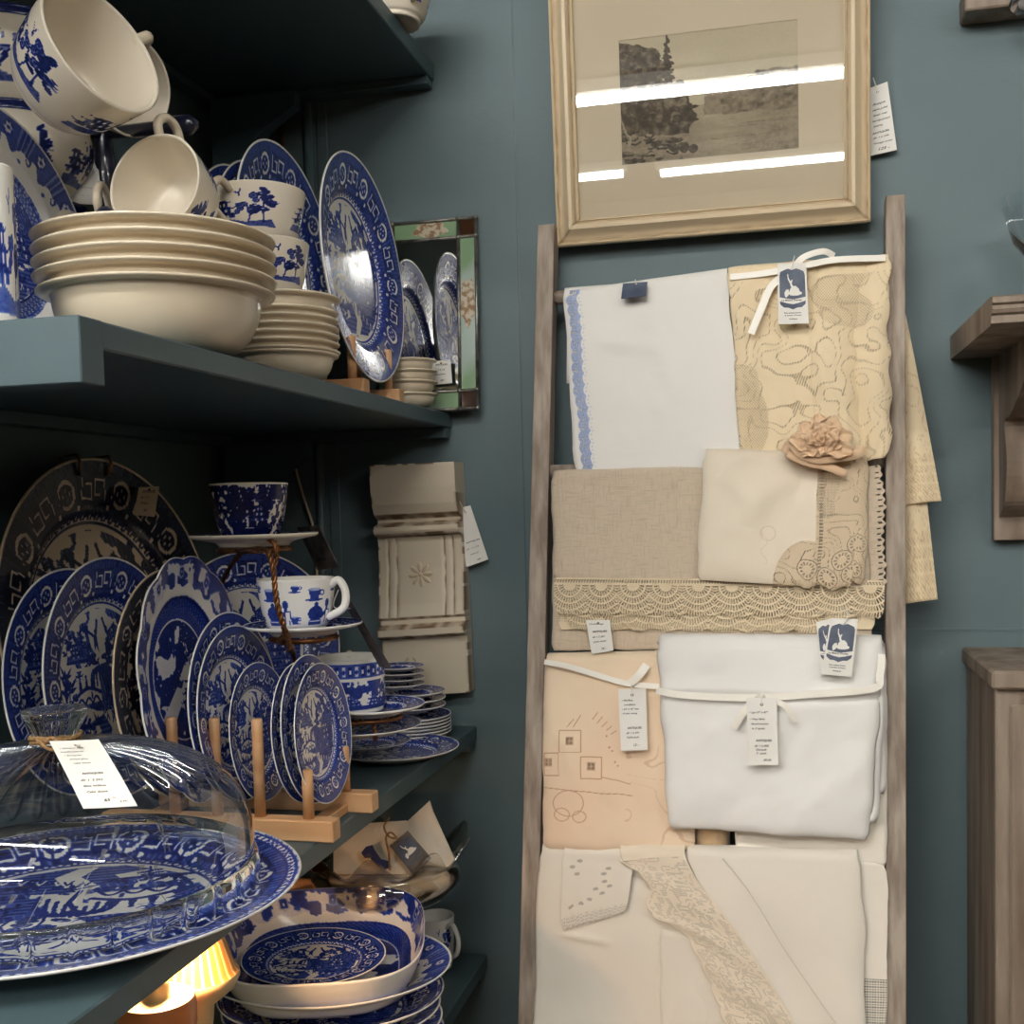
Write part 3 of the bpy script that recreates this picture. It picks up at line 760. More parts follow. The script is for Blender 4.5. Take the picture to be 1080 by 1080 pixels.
ordn = ['deep lowest bowl of the cream stack, resting on the shelf edge', 'cream bowl second from the bottom of the tall stack', 'cream bowl in the middle of the tall stack', 'cream bowl second from the top of the tall stack', 'topmost shallow cream bowl of the tall stack']
dzb = (on_y(168, 255, yy).z-on_y(168, 312, yy).z)/4
stack([ME_BW]+[bowl_me('soup_bowl', Rb*1.02, Hb, M_CREAM, base=.52)]*4, Vector((pb.x, pb.y, S2z+.0005)), [dzb]*4+[0], ordn, 'cream_bowl', 'bowl', 'cream bowls in the tall stack')
# smaller stack to the right: shallow dishes
ps = Vector((S2x-.062, 0, S2z)); ps.y = on_x(297, 360, ps.x).y
Rs = size(60, ps)
ME_DB = bowl_me('fruit_dish', Rs, .024, M_CREAM, base=.5, rimw=.007, t=.0025)
nS = 8; topz = on_y(300, 318, ps.y).z
ME_DL = bowl_me('fruit_dish_deep', Rs*.97, .032, M_CREAM, base=.5, rimw=.006, t=.0025)
dzs = (topz-S2z-.032)/(nS-1)
wd = ['lowest', 'second from bottom', 'third from bottom', 'fourth from bottom', 'fifth from bottom', 'third from top', 'second from top', 'topmost']
stack([ME_DL]+[ME_DB]*(nS-2)+[bowl_me('fruit_dish_top', Rs*1.06, .03, M_CREAM, base=.5, rimw=.008, t=.0025)], Vector((ps.x, ps.y, S2z+.0005)), [.0115]+[dzs]*(nS-1), ['small cream dish, %s of the stack right of the cream bowls' % w for w in wd], 'small_dish', 'dish', 'small cream dishes in a stack')
# dishes in front of the mirror
pm = Vector((0, 0, S2z)); q = on_y(432, 400, 1.515); pm.x, pm.y = q.x, 1.515
Rm = size(29, pm); ME_MD = bowl_me('mirror_dish', Rm, .022, M_CREAM, base=.45, rimw=.005, t=.002)
ztop = on_y(432, 381, 1.515).z
stack([ME_MD]*4, Vector((pm.x, pm.y, S2z+.0005)), [.017, (ztop-S2z-.017-.022)/2, (ztop-S2z-.017-.022)/2, 0], ['tiny cream dish, %s of the four in front of the mirror' % w for w in ('lowest', 'second lowest', 'second highest', 'topmost')], 'tiny_dish', 'dish', 'tiny cream dishes by the mirror')

# ================================================================= cups of the upper shelf
CH = .062
zt = topz+.0015
pcup = on_y(276, 300, ps.y+.012); pcup = Vector((pcup.x, ps.y+.012, zt))
zr2 = on_y(270, 259, pcup.y).z; zr1 = on_y(270, 208, pcup.y).z
Rc = size(51, pcup)
ME_C = cup_me('stacked_teacup', Rc, zr1-zr2+.012, BW, M_CUP, base=.62, reps=1, lo=.15, hi=.95)
def cup(name, me, M, label, Rr, H, ang, k=1, group=None, hm=None):
    o = place(name, me, M, label, 'teacup', group); cup_handle(o, Rr, H, hm or M_CREAM, ang, k); return o
hc = zr1-zr2+.012
cup('teacup', ME_C, flat(Vector((pcup.x, pcup.y, zt)), 20), 'lower of two stacked blue pictorial teacups behind the small dishes', Rc, hc, 150, .9, 'two stacked teacups')
cup('teacup', ME_C, flat(Vector((pcup.x-.002, pcup.y-.001, max(zr2-.008, zt+.02))), -22), 'upper of two stacked blue pictorial teacups, handle towards the left', Rc, hc, 286, 1.2, 'two stacked teacups')
# mug tree
mt = at(112, 190, 1.19); mt.z = S2z
tree = empty('mug_tree', mt, 'dark navy turned wooden mug tree with cups hung on it', 'mug tree')
Hh = on_y(112, 128, mt.y).z-S2z
P = [(1e-5, 0), (.06, 0), (.062, .008), (.02, .014), (.01, .03)]+[(.010+.0025*math.sin(i*1.3), .03+i*(Hh-.03)/14) for i in range(1, 14)]+[(.012, Hh), (.009, Hh+.02), (1e-5, Hh+.024)]
V, F = lathe(P, 24); mesh('post', V, F, M_TREE, tree)
def peg_arm(a, b):
    a = Vector(a)-mt; b = Vector(b)-mt
    return G().tube([a, a.lerp(b, .6), a.lerp(b, .8), a.lerp(b, .93), b], [.006, .007, .010, .010, .005], 12).obj('arm', M_TREE, tree, smooth=True)
a0 = mt+Vector((0, 0, Hh-.012))
peg_arm(a0, at(206, 131, 1.12)); peg_arm(a0, at(40, 128, 1.13)); peg_arm(mt+Vector((0, 0, Hh*.62)), at(112, 229, 1.00)); peg_arm(a0+Vector((0, 0, -.003)), at(130, 130, 1.35))
ME_BIG = cup_me('breakfast_cup', .054, .066, BW, M_CUP, base=.66, reps=1, lo=.12, hi=.96)
def hung_cup(px, py, dist, diam_px, axis, label, hang, me=ME_BIG, r0=.054, H0=.066, k=1.0):
    d = camdir(*axis); pr = at(px, py, dist); s = diam_px*dist/FPX/2/r0
    M = axis_matrix(pr-d*H0*s, d, 0, s)
    o = place('hung_cup', me, M, label, 'teacup', 'cups hung on the mug tree'); cup_handle(o, r0, H0, M_CREAM, hang, k, .005); return o
hung_cup(109, 50, .98, 146, (.80, .32, .48), 'large patterned cup tipped open to the right, top of the mug tree', 30)
hung_cup(162, 193, 1.02, 110, (-.30, .12, .94), 'white-lined cup facing outwards, hanging under the mug tree arm', 92)
hung_cup(108, 272, 1.06, 92, (.0, -.35, .9), 'cup whose white handle loops over the navy peg above the cream bowls', 88, k=1.1)
hung_cup(140, 92, 1.15, 100, (.8, -.25, .5), 'cup behind the large tipped cup, its white handle at right', 330)
# two footed sugar bowls at the far left top
def jar_me(key, Rr, H):
    if key in _cache: return _cache[key]
    P = [(1e-5, .002), (Rr*.5, .002), (Rr*.55, 0), (Rr*.58, .004)]
    for i in range(41):
        q = i/40; P.append((Rr*(.58+.42*math.sin(q*PI*.62+.12)), .005+H*.82*q))
    n1 = len(P); P += [(Rr*.82, H*.88), (Rr*.86, H*.97), (Rr*.9, H), (Rr*.86, H), (Rr*.78, H*.88), (Rr*.7, H*.5), (1e-5, H*.1)]
    seg = 180; V, F = lathe(P, seg); ink = np.zeros(len(V)); th = np.tile(np.arange(seg)/seg, 41); q = np.repeat(np.linspace(0, 1, 41), seg)
    s_ = BW.sample((th*2 % 1)*BW.b[1], (q-.1)/.8); ink[4*seg:45*seg] = s_; ink[(n1)*seg:(n1+3)*seg] = .8
    return ware_mesh(key, V, F, ink, M_CUP)
pj = at(18, 128, 1.08); 
ME_J = jar_me('sugar_bowl', .072, .09)
zj2 = at(14, 190, 1.08)
# a plain riser block of stacked jars from the shelf
q = at(16, 150, 1.14)
nz = S2z+.0005; k = 0
hj = .09
for lab in ('lowest of the patterned sugar bowls stacked behind the scrolled platter', 'middle patterned sugar bowl in the stack behind the scrolled platter', 'patterned sugar bowl in the upper left corner, dark rim under the next', 'topmost patterned sugar bowl at the upper left corner'):
    place('sugar_bowl', ME_J, flat(Vector((q.x-.01, q.y+.02, nz)), k*50), lab, 'sugar bowl', 'patterned sugar bowls in a stack'); nz += hj-.002+.0015; k += 1
# straight beaker at the left edge
q = at(-12, 255, .90); q.z = S2z
zb_ = at(-12, 178, .9).z
o = place('blue_beaker', cup_me('beaker', 27*.9/FPX*1.02, zb_-S2z, BW, M_WIL, base=.97, straight=1, reps=1, lo=.03, hi=.97), flat(Vector((q.x, q.y, S2z+.0005)), 60), 'straight blue pictorial beaker cut off by the left edge', 'beaker')
cup_handle(o, .02, .1, M_CREAM, 200, 1)
# cup on the highest shelf
q = on_y(418, 14, 1.44); q.z = S1z+.0005; q.x = max(q.x, S1x-.03)
cup('teacup', ME_BIG, flat(Vector((S1x-.012, on_x(424, 24, S1x).y, S1z+.0005)), 120), 'blue patterned cup on the edge of the highest shelf', .054, .066, 200)

# ================================================================= cake dome on its platter
pd = Vector((-.566, .79, S3z))
Rp = .189
ME_P = plate_me('cake_platter', Rp, .024, PG, M_WIL, nt=150, seg=420, well=.66)
place('cake_platter', ME_P, flat(pd+Vector((0, 0, .0006)), 205), 'wide blue willow platter under the glass cake dome', 'platter')
def glass_mat(name, tint=(1, 1, 1), rough=.02, ior=1.45, refl=1.0, dens=.12, bstr=0, bscale=20):
    """thin-walled glass: clear straight through, mirror at grazing angles, tinted where the wall is seen edge on"""
    m, nt, out = new_mat(name)
    tr = nt.nodes.new('ShaderNodeBsdfTransparent'); gl = nt.nodes.new('ShaderNodeBsdfGlossy'); gl.inputs['Roughness'].default_value = rough
    lw = nt.nodes.new('ShaderNodeLayerWeight'); lw.inputs[0].default_value = .5
    e = math_(nt, 'POWER', lw.outputs['Facing'], 2.5); r0 = ((ior-1)/(ior+1))**2
    fr = math_(nt, 'ADD', math_(nt, 'MULTIPLY', math_(nt, 'POWER', lw.outputs['Facing'], 4.5), (1-r0)*.8), r0*1.8)
    nt.links.new(mixc(nt, e, tint, tuple(t*(1-dens*4) if dens*4 < 1 else .02 for t in tint)), tr.inputs[0])
    mx = nt.nodes.new('ShaderNodeMixShader'); nt.links.new(math_(nt, 'MINIMUM', math_(nt, 'MULTIPLY', fr, refl), 1.0), mx.inputs[0])
    nt.links.new(tr.outputs[0], mx.inputs[1]); nt.links.new(gl.outputs[0], mx.inputs[2])
    if bstr:
        nb = bump(nt, noise(nt, coords(nt), bscale, 2), bstr, .003); nt.links.new(nb, gl.inputs['Normal']); nt.links.new(nb, lw.inputs['Normal'])
    nt.links.new(mx.outputs[0], out.inputs[0]); return m
def solid_glass(name, c=(1, 1, 1), rough=.02, ior=1.45):
    m, nt, out = new_mat(name); b = nt.nodes.new('ShaderNodeBsdfGlass'); b.inputs['Color'].default_value = C3(c); b.inputs['Roughness'].default_value = rough; b.inputs['IOR'].default_value = ior
    nt.links.new(b.outputs[0], out.inputs[0]); return m
M_DOME = glass_mat('clear_dome_glass', (.90, .92, .93), .03, 1.5, 1.7, .17, .25, 14)
M_KNOB = solid_glass('clear_knob_glass', (.96, .98, .98))
M_DOME_BLOCK = solid_glass('pressed_glass_band', (.95, .97, .98))
zd = pd.z+.0115
Rd = .153
Htop = at(62, 783, depth(pd)).z-zd
dome = empty('cake_dome', (pd.x, pd.y, zd), 'ribbed clear glass cake dome with knob over the blue platter', 'cake dome')
seg = 480; P = [(Rd*.985, .028), (Rd*.99, .030)]
n = 44
for i in range(1, n+1):
    q = i/n*PI/2
    P.append((Rd*.99*max(math.cos(q), 1e-4)**.76, .03+(Htop-.03)*math.sin(q)**.76))
def sh(th, r, z, i):
    q = i/len(P); rib = 1-np.abs(np.cos(th*22))
    k = sst(.42, .52, q)*(1-sst(.93, .985, q))
    zz = np.full(len(th), z)-k*rib*.008; rr = r*(1-k*rib*.03)
    return rr*np.cos(th), rr*np.sin(th), zz
V, F = lathe(P, seg, sh); shell = mesh('dome_shell', V, F, M_DOME, dome)
# band of pressed square blocks at the foot
nb = 34; seg2 = nb*10; PB = [(Rd*.99, .0295), (Rd*1.0, .0285), (Rd*1.012, .024), (Rd*1.016, .014), (Rd*1.012, .004), (Rd*1.0, .0), (Rd*.985, .0), (Rd*.972, .014), (Rd*.978, .0285), (Rd*.99, .0295)]
def sh2(th, r, z, i):
    ph = (th*nb/(2*PI)) % 1; gap = np.exp(-((ph-.0)/.07)**2)+np.exp(-((ph-1.0)/.07)**2)
    rr = r-(.0045*gap if i in (2, 3, 4) else 0); return rr*np.cos(th), rr*np.sin(th), np.full(len(th), z)
V, F = lathe(PB, seg2, sh2); mesh('pressed_block_band', V, F, M_DOME_BLOCK, dome)
# knob
Rk = size(33, pd); 
PK = [(1e-5, Htop+.0005), (Rk*.62, Htop+.0005), (Rk*.66, Htop+.006), (Rk*.8, Htop+.016), (Rk*.98, Htop+.024), (Rk, Htop+.027), (Rk*.96, Htop+.029), (Rk*.8, Htop+.028), (Rk*.3, Htop+.024), (1e-5, Htop+.0235)]
def sh3(th, r, z, i):
    k = 1-.05*np.abs(np.sin(th*7))*(1 if 1 < i < 5 else 0); return r*k*np.cos(th), r*k*np.sin(th), np.full(len(th), z)
V, F = lathe(PK, 112, sh3); knob = mesh('knob', V, F, M_KNOB, dome)
g = G()
for i in range(2):
    g.tube([(Rk*(.72+.04*i)*math.cos(a), Rk*(.72+.04*i)*math.sin(a), Htop+.004+.0035*i+.001*math.sin(a*3)) for a in [k*PI/14 for k in range(29)]], .0017, 8)
kt = camdir(.1, -.2, 1); kt.z = 0; kt.normalize()
kx = kt*Rk*.8
g.tube(catmull([kx+Vector((0, 0, Htop+.006)), kx*1.15+Vector((.006, 0, Htop+.010)), kx*1.2+Vector((.012, .0, Htop+.003)), kx*1.12+Vector((.002, 0, Htop+.001)), kx*1.1+Vector((-.008, 0, Htop+.008)), kx*1.0+Vector((0, 0, Htop+.006))], 6), .0016, 8)
g.obj('twine_loop', M_TWINE, knob, smooth=True)
# etched flower sprays on the shell
M_ETCH = glass_mat('frosted_etching', (.72, .75, .75), .5, 1.5, 2.5, .05)
g = G()
def dome_pt(th, h):
    q = math.asin(min(max((h-.03)/(Htop-.03), 0), 1)**(1/.76)); rr = Rd*.992*max(math.cos(q), 1e-4)**.76+.0006; return Vector((rr*math.cos(th), rr*math.sin(th), h))
for base in (-PI*.44, -PI*.16, -PI*.80):
    for i in range(9):
        a = base-.36+.08*i; h0 = .048+.035*math.sin(i*.9)**2
        for s_ in (-1, 1):
            p = [dome_pt(a, h0), dome_pt(a+.018, h0+.003+s_*.004), dome_pt(a+.045, h0+s_*.006), dome_pt(a+.02, h0+s_*.0012)]
            g.add(p, [(0, 1, 2, 3)])
    for i in range(6):
        aa = i*PI/3; g.add([dome_pt(base+.05, .075), dome_pt(base+.05+.022*math.cos(aa-.3), .075+.008*math.sin(aa-.3)), dome_pt(base+.05+.035*math.cos(aa), .075+.013*math.sin(aa)), dome_pt(base+.05+.022*math.cos(aa+.3), .075+.008*math.sin(aa+.3))], [(0, 1, 2, 3)])
    g.tube([dome_pt(base-.4+.04*i, .045+.03*math.sin(i*.35)) for i in range(20)], .0003, 5)
g.obj('etched_flowers', M_ETCH, shell)
d0 = depth(pd)*.84
tagc = [at(52, 782, d0*1.0), at(104, 780, d0*1.0), at(145, 850, d0*.94), at(88, 853, d0*.94)]
make_tag('price_tag', tagc, 'white handwritten price tag tied to the cake dome knob', [
    ('• Windsor blue', .12, .16, .075, 'hand'), ('mottled platter', .1, .225, .075, 'hand'), ('• European', .14, .29, .075, 'hand'), ('etched glass', .2, .355, .075, 'hand'), ('cake dome', .24, .42, .075, 'hand'),
    ('ANTIQUES', .3, .58, .085, 'print'), ('dlr 1  S 253', .2, .67, .09, 'hand'), ('Blue Willow', .2, .745, .085, 'hand'), ('Cake dome', .2, .82, .085, 'hand'), ('65 ‾', .44, .93, .12, 'hand'), ('2 PC', .72, .95, .075, 'hand')], curl=.004, string=[tuple(pd+Vector((0, 0, .0)) + Vector((kx.x*1.12, kx.y*1.12, Htop+zd-pd.z+.004)))])
# ================================================================= three-tier wire cup stand and right end of the lower shelf
def saucer_me(key, Rr, pat, m, H=.014, seg=220, nt=60): return plate_me(key, Rr, H, pat, m, nt=nt, seg=seg, well=.5)
ME_SA = saucer_me('saucer_willow', .072, PW2, M_WIL)
ME_SD = saucer_me('saucer_dark', .072, PF, M_CUP)
sp = at(296, 700, 1.30); sp.z = S3z
tiers = []
# tier: saucer centre px, rim px y, distance, saucer half width px
spec = [((268, 563), 1.25, 67, (262, 507), 41, BD, 'dense'), ((320, 657), 1.20, 62, (312, 607), 41, BI, 'icons'), ((392, 742), 1.30, 56, (367, 690), 38, BB, 'band')]
stand = empty('wire_cup_stand', (sp.x, sp.y, S3z), 'twisted copper wire stand holding three cups and saucers', 'cup stand')
g = G()
def twist(pts, r=.0028, turns=60):
    P = catmull(pts, 14); out = []
    L = [0]
    for a, b in zip(P, P[1:]): L.append(L[-1]+(b-a).length)
    for ph in (0, PI):
        q = []
        for i, p in enumerate(P):
            t = (P[min(i+1, len(P)-1)]-P[max(i-1, 0)]).normalized(); a = Vector((0, 0, 1)) if abs(t.z) < .9 else Vector((1, 0, 0)); u = t.cross(a).normalized(); v = t.cross(u)
            an = ph+L[i]*420; q.append(p-Vector((sp.x, sp.y, S3z))+(u*math.cos(an)+v*math.sin(an))*r*.62)
        g.tube(q, r*.72, 6)
cups3 = []
labs = [('tall dark blue pictorial cup on the top tier of the wire stand', 'dark blue saucer on the top tier of the wire stand'),
        ('white cup printed with little blue teacups and pots, middle tier', 'saucer with blue rim under the teapot-print cup'),
        ('wide straight blue willow cup at the lowest tier of the wire stand', 'shallow blue willow saucer under the wide straight cup')]
for i, ((sx_, sy_), dist, hw, (cx_, cy_), chw, pat, kind) in enumerate(spec):
    p = at(sx_, sy_, dist); rs = hw*dist/FPX
    s_ = rs/.072; zb0 = p.z-.014*s_
    o = place('saucer', ME_SD if i == 0 else ME_SA, flat(Vector((p.x, p.y, zb0)), 40*i, s_), labs[i][1], 'saucer', 'saucers on the wire stand')
    rc = chw*dist/FPX; top = on_plane(cx_, cy_+3, Vector((p.x, p.y, 0)), Vector((FW.x, FW.y, 0))).z; bz = zb0+.0055*s_
    hh = top-bz; xo = at(cx_, cy_, dist)
    me = cup_me('cup_'+kind, rc, hh, pat, M_WIL if i else M_CUP, base=(.62, .72, .93)[i], straight=(0, 0, 1)[i], lo=.03 if i != 1 else .0, hi=(.97, 1.0, .97)[i], reps=1 if i != 1 else 1, phase=(.0, .12, 0)[i])
    c_ = place('teacup', me, flat(Vector((xo.x, xo.y, bz+.0004)), (0, -12, 0)[i]), labs[i][0], 'teacup', 'cups on the wire stand')
    cup_handle(c_, rc, hh, M_WIL if i == 1 else M_CREAM, (150, 10, 110)[i], (.75, .55, .75)[i])
    # supporting ring and arm
    zr_ = zb0-.0035
    rr = rs*.56
    g.tube([(p.x-sp.x+rr*math.cos(a), p.y-sp.y+rr*math.sin(a), zr_-S3z) for a in [k*PI/14 for k in range(29)]], .0026, 8)
    cups3.append((p, zr_, rr))
post_top = at(288, 580, 1.2); post_bot = at(312, 700, 1.2)
A, B_, C_ = cups3
twist([(A[0].x-.0, A[0].y-A[2], A[1]), at(283, 583, 1.135), at(292, 635, 1.125), at(303, 674, 1.14), at(311, 702, 1.25), Vector((at(316, 760, 1.27).x, at(316, 760, 1.27).y, S3z+.004))])
twist([(A[0].x, A[0].y-A[2]*.99, A[1]-.001), (A[0].x+.03, A[0].y-A[2]*.8, A[1]-.001), (A[0].x+A[2]*.9, A[0].y-.01, A[1]-.001)], .0022)
twist([at(305, 686, 1.15), at(303, 670, 1.14), Vector((B_[0].x-.01, B_[0].y-B_[2], B_[1]-.001)), Vector((B_[0].x+B_[2]*.75, B_[0].y-B_[2]*.6, B_[1]-.001))], .0024)
twist([at(315, 740, 1.22), at(345, 765, 1.24), Vector((C_[0].x, C_[0].y-C_[2], C_[1]-.001)), Vector((C_[0].x+C_[2]*.8, C_[0].y-C_[2]*.5, C_[1]-.001))], .0026)
twist([Vector((C_[0].x+C_[2]*.4, C_[0].y-C_[2]*.9, C_[1])), Vector((C_[0].x+C_[2]*.45, C_[0].y-C_[2]*.95, C_[1]-.02))], .0022)
twist([Vector((A[0].x-A[2]*.7, A[0].y+A[2]*.7, A[1])), at(230, 640, 1.33), Vector((at(235, 700, 1.38).x, at(235, 700, 1.38).y, S3z+.004))])
twist([at(278, 566, 1.21), at(291, 575, 1.19), at(290, 598, 1.19)], .0024)
g.obj('wire_frame', M_COPPER, stand, smooth=True)
# cup lying behind the stand, between the tiers
cb = at(262, 606, 1.42)
cb = on_y(262, 582, 1.46); rb_ = (cb.z-S3z)/2
place('dinner_plate', ME_D2, upright(Vector((on_y(262, 660, 1.46).x, 1.46, S3z+rb_*.99+.001)), 8, -38, 0, rb_/.125), 'blue willow plate standing on the shelf behind the wire stand', 'plate')
# plate under the lowest saucer
p = at(382, 757, 1.31); 
place('dinner_plate', ME_D2, flat(Vector((p.x, p.y, cups3[2][1]-.020)), 10, size(62, p)/.125), 'blue plate just under the lowest tier saucer of the wire stand', 'plate')
# flat plates on the shelf
p = on_z(404, 806, S3z); p.y += .045
place('dinner_plate', ME_D, flat(Vector((p.x, p.y, S3z+.0006)), 60, size(68, p)/.125), 'blue willow plate lying flat on the shelf, outermost and lowest of the flat pair', 'plate')
place('soup_plate', ME_D2, flat(Vector((p.x-.032, p.y-.012, S3z+.0145)), 100, size(45, p)/.125), 'small dark blue plate lying on a larger willow plate', 'plate')
# saucer stacks near the corner
pst = on_z(434, 775, S3z+.02); pst = Vector((on_y(432, 760, 1.50).x, 1.50, S3z))
def zpy(px, py): return on_y(px, py, 1.50).z
rb = size(44, pst)
z0 = S3z+.0006; n_low = 6
ztop_ = zpy(432, 752)
d_ = (ztop_-.012-z0)/(n_low-1)
stack([ME_SA]*0, pst, 0, [], '', '', '')
def stack_s(n, p, z0, d, r, nm, labf, grp):
    for i in range(n): place(nm, ME_SA, flat(Vector((p.x, p.y, z0+i*d)), i*50, r/.072), labf(i, n), 'saucer', grp)
od = ['lowest', 'second lowest', 'third lowest', 'fourth from the bottom', 'fifth from the bottom', 'sixth from the bottom']
stack_s(n_low, pst, z0, d_, rb, 'saucer', lambda i, n: '%s of the wide saucers at the right end of the shelf' % (od[i] if i < n-1 else 'topmost'), 'wide saucer stack by the moulding')
z1 = ztop_+.003; p2 = Vector((on_y(432, 740, 1.50).x, 1.5, 0)); r2 = size(38, pst)
za = zpy(432, 727)-.011; stack_s(3, p2, z1, max((za-z1)/2, .005), r2, 'saucer', lambda i, n: '%s of the three medium saucers above the wide stack' % ('lowest', 'middle', 'topmost')[i], 'medium saucer stack by the moulding')
z2 = za+.013; p3 = Vector((on_y(421, 710, 1.50).x, 1.5, 0)); r3 = size(27, pst)
zb2 = zpy(422, 701)-.008; stack_s(4, p3, z2, max((zb2-z2)/3, .004), r3, 'saucer', lambda i, n: '%s of the four smallest saucers crowning the corner stack' % ('lowest', 'second lowest', 'second highest', 'topmost')[i], 'small saucer stack by the moulding')
M_KRAFT = simple('slate_printed_card', srgb(112, 104, 96), .6, c2=srgb(60, 54, 50), nscale=40)
make_tag('swing_tag', [at(313, 556, 1.36), at(336, 554, 1.30), at(357, 598, 1.30), at(335, 602, 1.36)], 'printed tag hanging behind the top tier saucer', [('ANTIQUES', .2, .8, .09, 'print')], cat='tag', card=M_KRAFT)
make_tag('swing_tag', [at(362, 634, 1.24), at(370, 634, 1.20), at(413, 705, 1.22), at(400, 703, 1.26)], 'narrow tag seen edge-on, tied to the teapot-print cup handle', [('ANTIQUES', .1, .5, .1, 'print')], cat='tag', card=M_KRAFT, string=[tuple(at(352, 640, 1.21)), tuple(at(357, 622, 1.2))])
make_tag('price_tag', [at(92, 134, 1.20), at(99, 134, 1.20), at(108, 216, 1.16), at(72, 214, 1.16)], 'white price tag hanging from the mug tree between the cups', [('ANTIQUES', .25, .8, .14, 'print'), ('dlr  1', .3, .9, .14, 'hand')])
qh = at(156, 514, 1.10); hq = pk.matrix_world.translation
nrm = (pk.matrix_world.to_3x3() @ Vector((0, 0, 1))).normalized(); p0 = pk.matrix_world @ Vector((0, 0, .03))
make_tag('price_tag', [on_plane(147, 514, p0, nrm), on_plane(168, 513, p0, nrm), on_plane(163, 545, p0, nrm), on_plane(141, 543, p0, nrm)], 'small tan tag at the upper right of the dark hanging platter', [('ANTIQUES', .2, .2, .13, 'print'), ('dlr 1 S 2', .15, .4, .12, 'hand'), ('Willow', .2, .6, .12, 'hand'), ('85 -', .4, .85, .14, 'hand')], card=simple('tan_card', srgb(190, 170, 140), .8))

# ================================================================= lowest shelf
g = G()
def sq_me(key, ax, ay, H, pat, m, n=.0, t=.004, seg=300, pw=3.2, well=.55, flare=.78):
    """rounded-rectangular open dish, print inside"""
    if key in _cache: return _cache[key]
    P = []; nt = 70
    for i in range(nt+1):
        q = i/nt
        if q < .5: P.append((max(q/.5*flare*.92, 1e-4), t+.001))
        else:
            u = (q-.5)/.5; P.append((flare*.92+(1-flare*.92)*u**.8, t+.001+(H-t-.001)*u**1.5))
    k0 = len(P)
    P += [(1.004, H+.001), (1.012, H-.001), (1.0, H-.004)]
    for i in range(10, -1, -1):
        u = i/10*.95; P.append((flare*.92+(1-flare*.92)*u**.8+.004, max((H-t)*u**1.5-.001, .003)))
    P += [(flare*.86, .0), (flare*.8, .0), (flare*.78, .002), (1e-4, .002)]
    def sh(th, r, z, i):
        k = (np.abs(np.cos(th))**pw+np.abs(np.sin(th))**pw)**(-1/pw); k = k*r+(1-r)*0*k if True else k
        return k*np.cos(th)*ax, k*np.sin(th)*ay, np.full(len(th), z)
    V, F = lathe(P, seg, sh); ink = np.zeros(len(V)); th = np.tile(np.arange(seg)*2*PI/seg, k0); q = np.repeat([p[0] for p in P[:k0]], seg)
    rr = np.repeat(np.linspace(0, .975, k0), seg)
    ink[:k0*seg] = pat.sample(rr*np.cos(th), rr*np.sin(th)); return ware_mesh(key, V, F, ink, m)
pv = at(343, 992, 1.27)
av = size(104, pv)
ME_BIGP = plate_me('large_platter', .14, .026, PS, M_WIL, nt=110, seg=320)
Hv = .054
zrim = at(343, 990, 1.27).z
z_v = zrim-Hv
rz_ = 13.4
place('vegetable_dish', sq_me('veg_dish', av, av*1.02, Hv, PF, M_FLOW), flat(Vector((pv.x, pv.y, z_v+.010)), rz_+4, tx=6), 'rounded rectangular flow blue vegetable dish, top of the platter pile', 'serving dish')
pi_ = Vector((pv.x, pv.y, z_v+.0052))
p = at(331, 1006, 1.25)
ME_OV = plate_me('oval_plate', .12, .016, PW, M_WIL, nt=90, seg=280, sx=1, sy=.74)
place('oval_plate', ME_OV, flat(Vector((p.x, p.y, z_v+.034)), rz_, size(76, p)/.12, tx=9), 'small oval blue willow plate resting inside the vegetable dish', 'plate')
# pile beneath
rp = at(351, 1022, 1.26); rp.x, rp.y = pv.x+.006, pv.y-.002; r_ = size(128, rp)
zA = z_v-.0045
def oval(key, r, pat, m, H=.026, sy=.86): return plate_me(key, r, H, pat, m, nt=100, seg=320, sx=1, sy=sy, well=.62)
place('oval_platter', oval('oval_platter', r_, PS, M_WIL, .032, .84), flat(Vector((rp.x, rp.y, zA)), rz_+3), 'large cream-banded oval platter directly beneath the vegetable dish', 'platter')
place('oval_platter', oval('oval_platter_b', r_*.93, PG, M_WIL, .026, .84), flat(Vector((rp.x, rp.y, zA-.024)), rz_), 'blue bordered oval platter, second beneath the vegetable dish', 'platter')
zz = zA-.024-.016; k = 0
names = ['third', 'fourth', 'fifth', 'sixth', 'seventh', 'eighth', 'ninth', 'tenth']
while zz > S4z+.004 and k < 8:
    place('oval_platter', oval('oval_platter_c', r_*.90, PS, M_WIL, .026, .84), flat(Vector((rp.x+.002*k, rp.y-.001*k, zz)), rz_+2*k), '%s blue platter down beneath the vegetable dish' % names[k], 'platter', 'lower platters of the pile'); zz -= .016; k += 1
if zz > S4z-.0005: 
    V, F = lathe([(1e-5, 0), (.06, 0), (.062, .002), (.062, zz+.016-S4z-.001), (.06, zz+.016-S4z), (1e-5, zz+.016-S4z)], 64)
else: pass
# peach dish behind
p = at(292, 951, 1.42); 
M_PEACH = simple('peach_glaze', srgb(214, 160, 120), .25, coat=.3)
hp = max(p.z-S4z, .06)
ME_PE = bowl_me('peach_bowl', size(50, p), hp, M_PEACH, base=.5, rimw=.006)
place('peach_bowl', ME_PE, flat(Vector((p.x, p.y+.03, S4z+.0005))), 'plain peach glazed bowl behind the vegetable dish', 'bowl')
# small creamer cup near the wall
p = on_y(459, 966, 1.53); zc_ = on_y(459, 1012, 1.53).z
cr = cup_me('creamer', size(20, p), p.z+.001-max(S4z, zc_-.01), BW, M_WIL, base=.8, straight=0)
o = place('creamer_cup', cr, flat(Vector((p.x, 1.53, max(S4z, zc_-.01)+.0005)), 0), 'small blue and white cup under the smoked glass bowl', 'cup'); cup_handle(o, size(20, p), p.z-max(S4z, zc_-.01), M_WIL, -35, .9, .0035)
